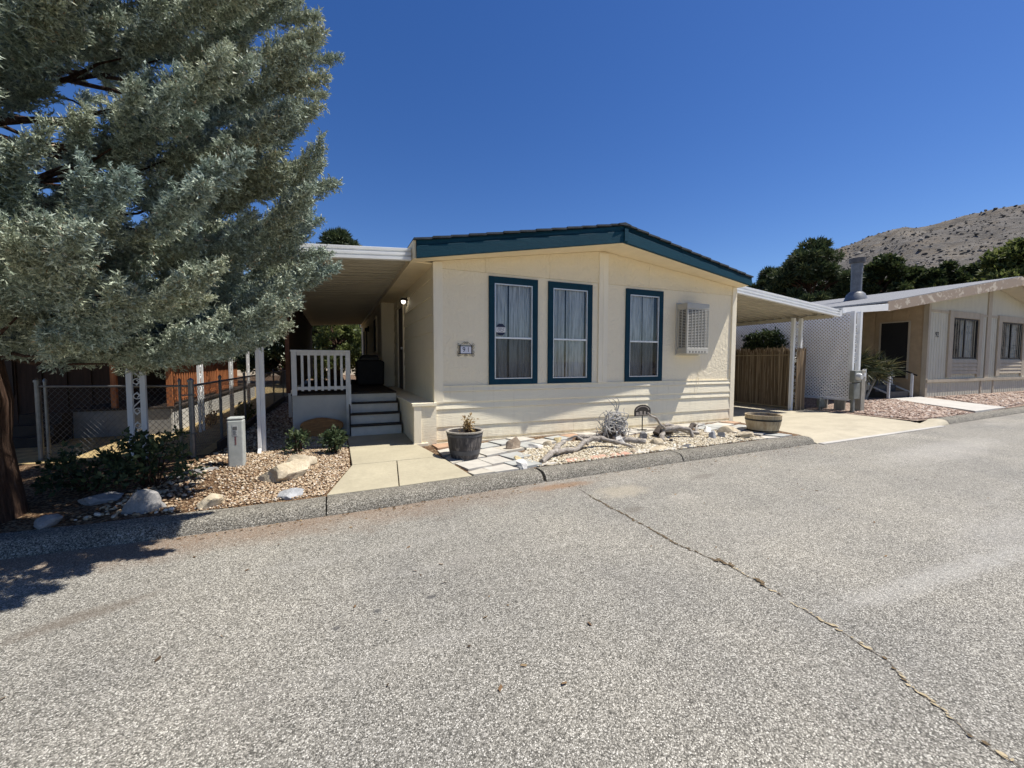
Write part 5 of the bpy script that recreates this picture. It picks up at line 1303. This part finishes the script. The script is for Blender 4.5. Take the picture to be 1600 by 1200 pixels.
for a, m, t in limbs:
    hd = np.linalg.norm(t - a); pts = []
    for k in range(9):
        u = k / 8 * (.62 if hd > 1.6 else .9); pts.append(tuple((1 - u) ** 2 * a + 2 * u * (1 - u) * m + u * u * t + np.array([0, 0, .05 * noise.noise((t[0] * 3, k * .9, t[2]))])))
    r0_ = .012 + .008 * hd
    tb.tube(pts, [r0_ * (1 - .85 * k / 8) for k in range(9)], 6)
    vis = t[0] > -5.0 and t[2] < 7.6
    ns = int(3 + hd * 2.1) if vis else 5
    for k in range(ns + 1):
        last = k == ns
        u = 1.0 if last else .46 + .50 * (k + rnd.random() * .7) / ns
        u = min(u, 1.0)
        p = (1 - u) ** 2 * a + 2 * u * (1 - u) * m + u * u * t
        tg = 2 * (1 - u) * (m - a) + 2 * u * (t - m); tg /= np.linalg.norm(tg)
        side = np.cross(tg, [0, 0, 1]); side /= max(np.linalg.norm(side), 1e-6)
        sg = 1 if k % 2 else -1
        if last: d = tg + np.array([0, 0, .15]); Lb = .52; p = p - tg * .46
        else: d = tg * rnd.uniform(.7, 1.0) + side * sg * rnd.uniform(.1, .62) * (1.5 - u) + np.array([0, 0, rnd.uniform(-.12, .45)]); Lb = (.36 + .36 * (1 - u)) * rnd.uniform(.8, 1.2)
        d = d / np.linalg.norm(d)
        nsp = 16 if vis else 9
        for q in range(nsp):                     # a plume: sprigs fanning round one shoot
            f = .08 + .92 * q / (nsp - 1)
            o = np.array([rnd.gauss(0, 1), rnd.gauss(0, 1), rnd.gauss(.2, 1)]); o /= np.linalg.norm(o)
            dd = d * .95 + o * ((.74 - .30 * u) * (1.1 - .7 * f)); dd /= np.linalg.norm(dd)
            SP.append(p + d * Lb * f * .85 + np.array([0, 0, .12 * Lb * f * f])); SD.append(dd); SL.append((.25 - .09 * f) * (1.15 - .35 * u) * rnd.uniform(.8, 1.2))
SP, SD, SL = np.array(SP), np.array(SD), np.array(SL)
tb.build('trunk', M['bark'], CY, smooth=True)
NT_, NL_ = 17, 7
n = len(SP); print('sprigs', n)
s = np.tile(np.linspace(.05, 1, NT_), (n, 1)) + rng.uniform(-.03, .03, (n, NT_))
tp_ = SP[:, None] + SD[:, None] * (SL[:, None] * s)[..., None] + np.array([0, 0, .12]) * (SL[:, None] * s * s)[..., None]
td = norm(SD[:, None] * .85 + unit(n * NT_).reshape(n, NT_, 3) * .9 + np.array([0, 0, .12]))
tl = .075 * (1.1 - .5 * s) * rng.uniform(.6, 1.25, (n, NT_))
tp_ = tp_.reshape(-1, 3); td = td.reshape(-1, 3); tl = tl.ravel()
u = np.tile(np.linspace(.15, 1, NL_), (len(tp_), 1)) + rng.uniform(-.04, .04, (len(tp_), NL_))
lp_ = tp_[:, None] + td[:, None] * (tl[:, None] * u)[..., None]
ld = norm(td[:, None] * .8 + unit(len(tp_) * NL_).reshape(len(tp_), NL_, 3) * .85)
ll = (.027 * rng.uniform(.6, 1.3, (len(tp_), NL_))).ravel(); lp_ = lp_.reshape(-1, 3); ld = ld.reshape(-1, 3)
V1, F1 = tris(lp_, ld, ll, ll * .15 + .0012)
V2, F2 = tris(tp_, td, tl * 1.02, np.full(len(tl), .005))
np_mesh('crown', np.concatenate([V1, V2]), np.concatenate([F1, F2 + len(V1)]), M['cypress'], CY)

# --- generic clumpy trees
def cloud_tree(name, label, base, h, r, m, nclump, nleaf, lsize, seed, crown0=.3, flat=1.0, cone=0, group=None, wfac=.22, cl=.8):
    r_ = np.random.default_rng(seed); K = empty(name, base, label, 'tree', group)
    P_ = []; pts_l = []
    b = MB(); n_ = 12
    tpx = [(base[0] + .03 * h * math.sin(i * .9 + seed), base[1] + .03 * h * math.cos(i * .7), base[2] + h * .92 * i / (n_ - 1)) for i in range(n_)]
    b.tube(tpx, [max(.02, .03 * h * (1 - .92 * i / (n_ - 1))) for i in range(n_)], 8)
    C = []
    for i in range(nclump):
        t = r_.uniform(0, 1) ** .8; z = crown0 + (1 - crown0) * t
        prof = math.sin(math.pi * min(1, max(.02, (t * .86 + .12)))) ** .6 if not cone else (1 - t) ** .8 + .06
        a = r_.uniform(0, 6.283); q = r_.uniform(.35, 1) ** .5 * r * prof * r_.uniform(.7, 1.2)
        c = np.array([base[0] + q * math.cos(a), base[1] + q * math.sin(a), base[2] + h * z]); C.append(c)
        k = min(n_ - 1, max(1, int((z - .12) * n_)))
        b.tube([tpx[k], tuple((np.array(tpx[k]) + c) / 2 + np.array([0, 0, .04 * h])), tuple(c)], [.008 * h, .005 * h, .002 * h], 5)
    b.build('trunk', M['bark'], K, smooth=True)
    C = np.array(C); cs = r * r_.uniform(.14, .36, nclump) * cl
    p = C[:, None] + (unit(nclump * nleaf).reshape(nclump, nleaf, 3) * r_.uniform(.2, 1, (nclump, nleaf, 1)) ** .45) * cs[:, None, None] * np.array([1, 1, .72])
    d = norm((p - C[:, None]) * .8 / cs[:, None, None] + unit(nclump * nleaf).reshape(nclump, nleaf, 3) * .7 + np.array([0, 0, .25]))
    p = p.reshape(-1, 3); d = d.reshape(-1, 3); L_ = lsize * r_.uniform(.6, 1.3, len(p))
    V, F = leaves(p, d, L_, L_ * wfac)
    np_mesh('crown', V, F, m, K); return K
def at(az, dist, z=0.0): return (-1.58 + dist * math.sin(R(az)), -6.93 + dist * math.cos(R(az)), z)
cloud_tree('pine_tree', 'broad dark pine tree rising behind the carport, tallest on the right', at(59.2, 50), 13.0, 3.5, M['pine'], 120, 420, .5, 1, .12, wfac=.10, cl=.62)
cloud_tree('pine_tree', 'dark pine lower down at the left foot of the broad pine', at(55.8, 52), 11.2, 3.2, M['pine'], 80, 380, .5, 2, .1, wfac=.10, cl=.62)
cloud_tree('leafy_tree', 'dark green rounded tree just right of the grey chimney flue', at(65.4, 60), 12.7, 2.7, M['green'], 70, 380, .42, 3, .2)
cloud_tree('leafy_tree', 'dark leafy tree behind the left half of the shingle roof', at(67.4, 62), 11.6, 2.2, M['green'], 50, 360, .42, 4, .2)
cloud_tree('leafy_tree', 'low leafy tree behind the middle of the shingle roof', at(69.6, 60), 11.2, 2.6, M['green'], 60, 380, .42, 5, .2)
cloud_tree('leafy_tree', 'bushy green tree behind the right half of the shingle roof', at(71.5, 64), 11.3, 2.4, M['green'], 50, 360, .42, 6, .2)
cloud_tree('leafy_tree', 'yellowish green tree at the right edge behind the roof ridge', at(74.6, 56), 11.6, 3.6, M['yellowgreen'], 90, 420, .42, 7, .2)
cloud_tree('leafy_tree', 'small far tree peeking just right of the blue fascia end', at(51.6, 78), 9.6, 3.0, M['green'], 40, 260, .5, 8, .1)
cloud_tree('pine_tree', 'pine tree top showing above the porch awning behind the cream house', at(.5, 31), 10.2, 2.6, M['pine'], 80, 380, .38, 9, .2, wfac=.10)
cloud_tree('leafy_tree', 'sunlit green tree seen through the far end of the porch', (-1.6, 19, .2), 5.5, 2.4, M['yellowgreen'], 70, 330, .22, 10, .05)
cloud_tree('leafy_tree', 'dark leafy tree at left behind the far end of the porch', (-4.3, 21, .2), 6.0, 2.2, M['green'], 60, 330, .22, 11, .05)
cloud_tree('leafy_tree', 'bright green tree at right beyond the far porch end', (1.0, 24, .2), 6.0, 2.6, M['yellowgreen'], 60, 330, .24, 12, .05)
cloud_tree('leafy_tree', 'shaded tree far back left of the porch', (-8.5, 26, .2), 7.0, 3.2, M['green'], 60, 300, .3, 13, .1)

def bush(name, label, base, size, m, nclump, nleaf, lsize, seed, wfac=.28, cat='shrub', cr=None):
    r_ = np.random.default_rng(seed); K = empty(name, base, label, cat)
    b = MB(); C = []
    for i in range(nclump):
        a = r_.uniform(0, 6.283); q = r_.uniform(0, 1) ** .5; z = r_.uniform(.25, 1)
        c = np.array([base[0] + size[0] * q * math.cos(a) * (1.1 - .4 * z), base[1] + size[1] * q * math.sin(a) * (1.1 - .4 * z), base[2] + size[2] * z]); C.append(c)
        b.tube([(base[0] + .05 * math.cos(a), base[1] + .05 * math.sin(a), base[2] - .03), tuple((np.array(base) + c) / 2 + np.array([0, 0, .05])), tuple(c)], [.008, .006, .003], 4)
    b.build('stem', M['bark'], K)
    C = np.array(C); cs = (cr or max(size[0], size[2])) * r_.uniform(.16, .34, nclump)
    p = C[:, None] + unit(nclump * nleaf).reshape(nclump, nleaf, 3) * cs[:, None, None] * r_.uniform(.2, 1, (nclump, nleaf, 1))
    p[..., 2] = np.maximum(p[..., 2], base[2] + .01)
    d = norm((p - C[:, None]) / cs[:, None, None] + unit(nclump * nleaf).reshape(nclump, nleaf, 3) * .8 + np.array([0, 0, .3]))
    p = p.reshape(-1, 3); d = d.reshape(-1, 3); L_ = lsize * r_.uniform(.6, 1.3, len(p)); V, F = leaves(p, d, L_, L_ * wfac)
    np_mesh('foliage', V, F, m, K); return K
bush('leafy_bush', 'dark leafy bush in the shade right of the cypress trunk', (-3.55, -1.0, gz(-3.5, -1)), (.50, .40, .60), M['shrub'], 26, 46, .065, 21, cr=.45)
bush('leafy_bush', 'dark spreading bush touching the cypress trunk', (-4.15, -.85, gz(-4.1, -.85)), (.42, .36, .42), M['shrub'], 18, 44, .065, 22, cr=.45)
bush('leafy_shrub', 'small green shrub in front of the oval wood slab', (-2.12, .12, gz(-2.1, .1)), (.17, .15, .33), M['shrub'], 11, 34, .07, 23, .22)
bush('leafy_shrub', 'small green shrub against the left edge of the front walk', (-1.62, -.12, gz(-1.6, -.1)), (.18, .17, .36), M['shrub'], 14, 40, .075, 24, .22)
bush('leafy_bush', 'dark green bush showing above the reed fence', (12.50, 2.9, .15), (.20, 1.0, 2.45), M['shrub'], 110, 110, .10, 25, cr=.75)
K = bush('dried_plant', 'dried yellow-brown plant standing in the dark barrel planter', (.27, -.98, pc[2] + .33), (.09, .08, .26), M['dryleaf'], 13, 14, .06, 26, .16, 'plant')
bush('weed_clump', 'low green weeds growing along the wire fence', (-3.6, 4.6, .2), (.2, .7, .35), M['yellowgreen'], 20, 30, .07, 27)
bush('weed_clump', 'pale dry weeds at the foot of the deck skirting', (-4.1, 4.0, .2), (.15, .9, .22), M['dryleaf'], 16, 26, .06, 28)
# palm-like plant by the neighbour steps
K = empty('spiky_palm', (15.6, 1.35, .2), 'spiky palm-like plant beside the steps of the beige house', 'plant')
b = MB()
for k, (dx, hh) in enumerate(((-.1, 1.1), (.2, 1.35), (.45, 1.0))): b.tube([(15.6 + dx * .3, 1.4, .2), (15.6 + dx, 1.4, hh * .6), (15.6 + dx * 1.6, 1.38, hh)], [.05, .04, .035], 7)
b.build('stem', M['wood_post'], K, smooth=True)
PV = []; PD = []; PL = []
for c in ((15.45, 1.4, 1.3), (15.92, 1.35, 1.55), (16.35, 1.35, 1.2), (15.3, 1.5, 1.7), (16.75, 1.3, 1.45)):
    d = unit(170); d[:, 2] = d[:, 2] * .7 + .1; PV.append(np.tile(np.array(c), (170, 1)) + rng.normal(size=(170, 3)) * .06); PD.append(norm(d)); PL.append(rng.uniform(.35, .75, 170))
V, F = leaves(np.concatenate(PV), np.concatenate(PD), np.concatenate(PL), np.full(850, .022)); np_mesh('fronds', V, F, M['palm'], K)
# bare twig on the lattice
# ------------------------------------------------------------------ hillside
def E_(az):
    T = [(44, 2), (50, 5), (55, 9.0), (60.2, 12.2), (65.2, 13.2), (66.6, 13.6), (69.7, 13.75), (74.2, 13.95), (80, 14.2), (95, 13.5), (115, 9), (130, 3)]
    for (a, e), (c, g_) in zip(T, T[1:]):
        if az <= c: return e + (g_ - e) * (az - a) / (c - a)
    return 3
na, nr_ = 420, 110; V = np.zeros((na + 1, nr_ + 1, 3))
for i in range(na + 1):
    az = 44 + 86 * i / na; e = max(.5, E_(az)); hr = 520 * math.tan(R(e))
    for j in range(nr_ + 1):
        t = j / nr_; r_ = 190 + 560 * t
        u = (r_ - 190) / 330; prof = (u ** 1.25 if u < 1 else max(0, 1 - .4 * (u - 1)))
        x, y, _ = at(az, r_)
        nz = noise.fractal(Vector((x * .018, y * .018, 3)), 1.0, 2.1, 6) * 7 + noise.fractal(Vector((x * .12, y * .12, 8)), .9, 2.1, 3) * 1.5
        V[i, j] = (x, y, -2 + hr * prof + nz * min(1, u * 1.5) * (1 if u < 1 else .6))
idx = np.arange((na + 1) * (nr_ + 1)).reshape(na + 1, nr_ + 1)
F = np.stack([idx[:-1, :-1], idx[:-1, 1:], idx[1:, 1:], idx[1:, :-1]], -1).reshape(-1, 4)
np_mesh('hillside', V.reshape(-1, 3), F, M['hill'], kind='structure')
iv, jf = ico(); n = 15000
ii = rng.integers(30, na - 60, n); jj = rng.integers(6, 66, n); Pn = V[ii, jj] + rng.normal(size=(n, 3)) * np.array([1.2, 1.2, 0])
sz = rng.lognormal(-.65, .5, (n, 1, 1)) * 1.0 * rng.uniform(.6, 1.3, (n, 1, 3)) * np.array([1, 1, .8])
BV = iv[None] * sz * rng.uniform(.7, 1.25, (n, len(iv), 1)) + Pn[:, None]
np_mesh('hill_boulders', BV.reshape(-1, 3), (jf[None] + (np.arange(n) * len(iv))[:, None, None]).reshape(-1, 3), island_mat('boulder_grey', [(0, (.06, .056, .05)), (.4, (.10, .093, .083)), (.8, (.15, .138, .12)), (1, (.24, .225, .20))], .95), kind='stuff', label='scattered grey boulders covering the dry hillside', cat='boulders')
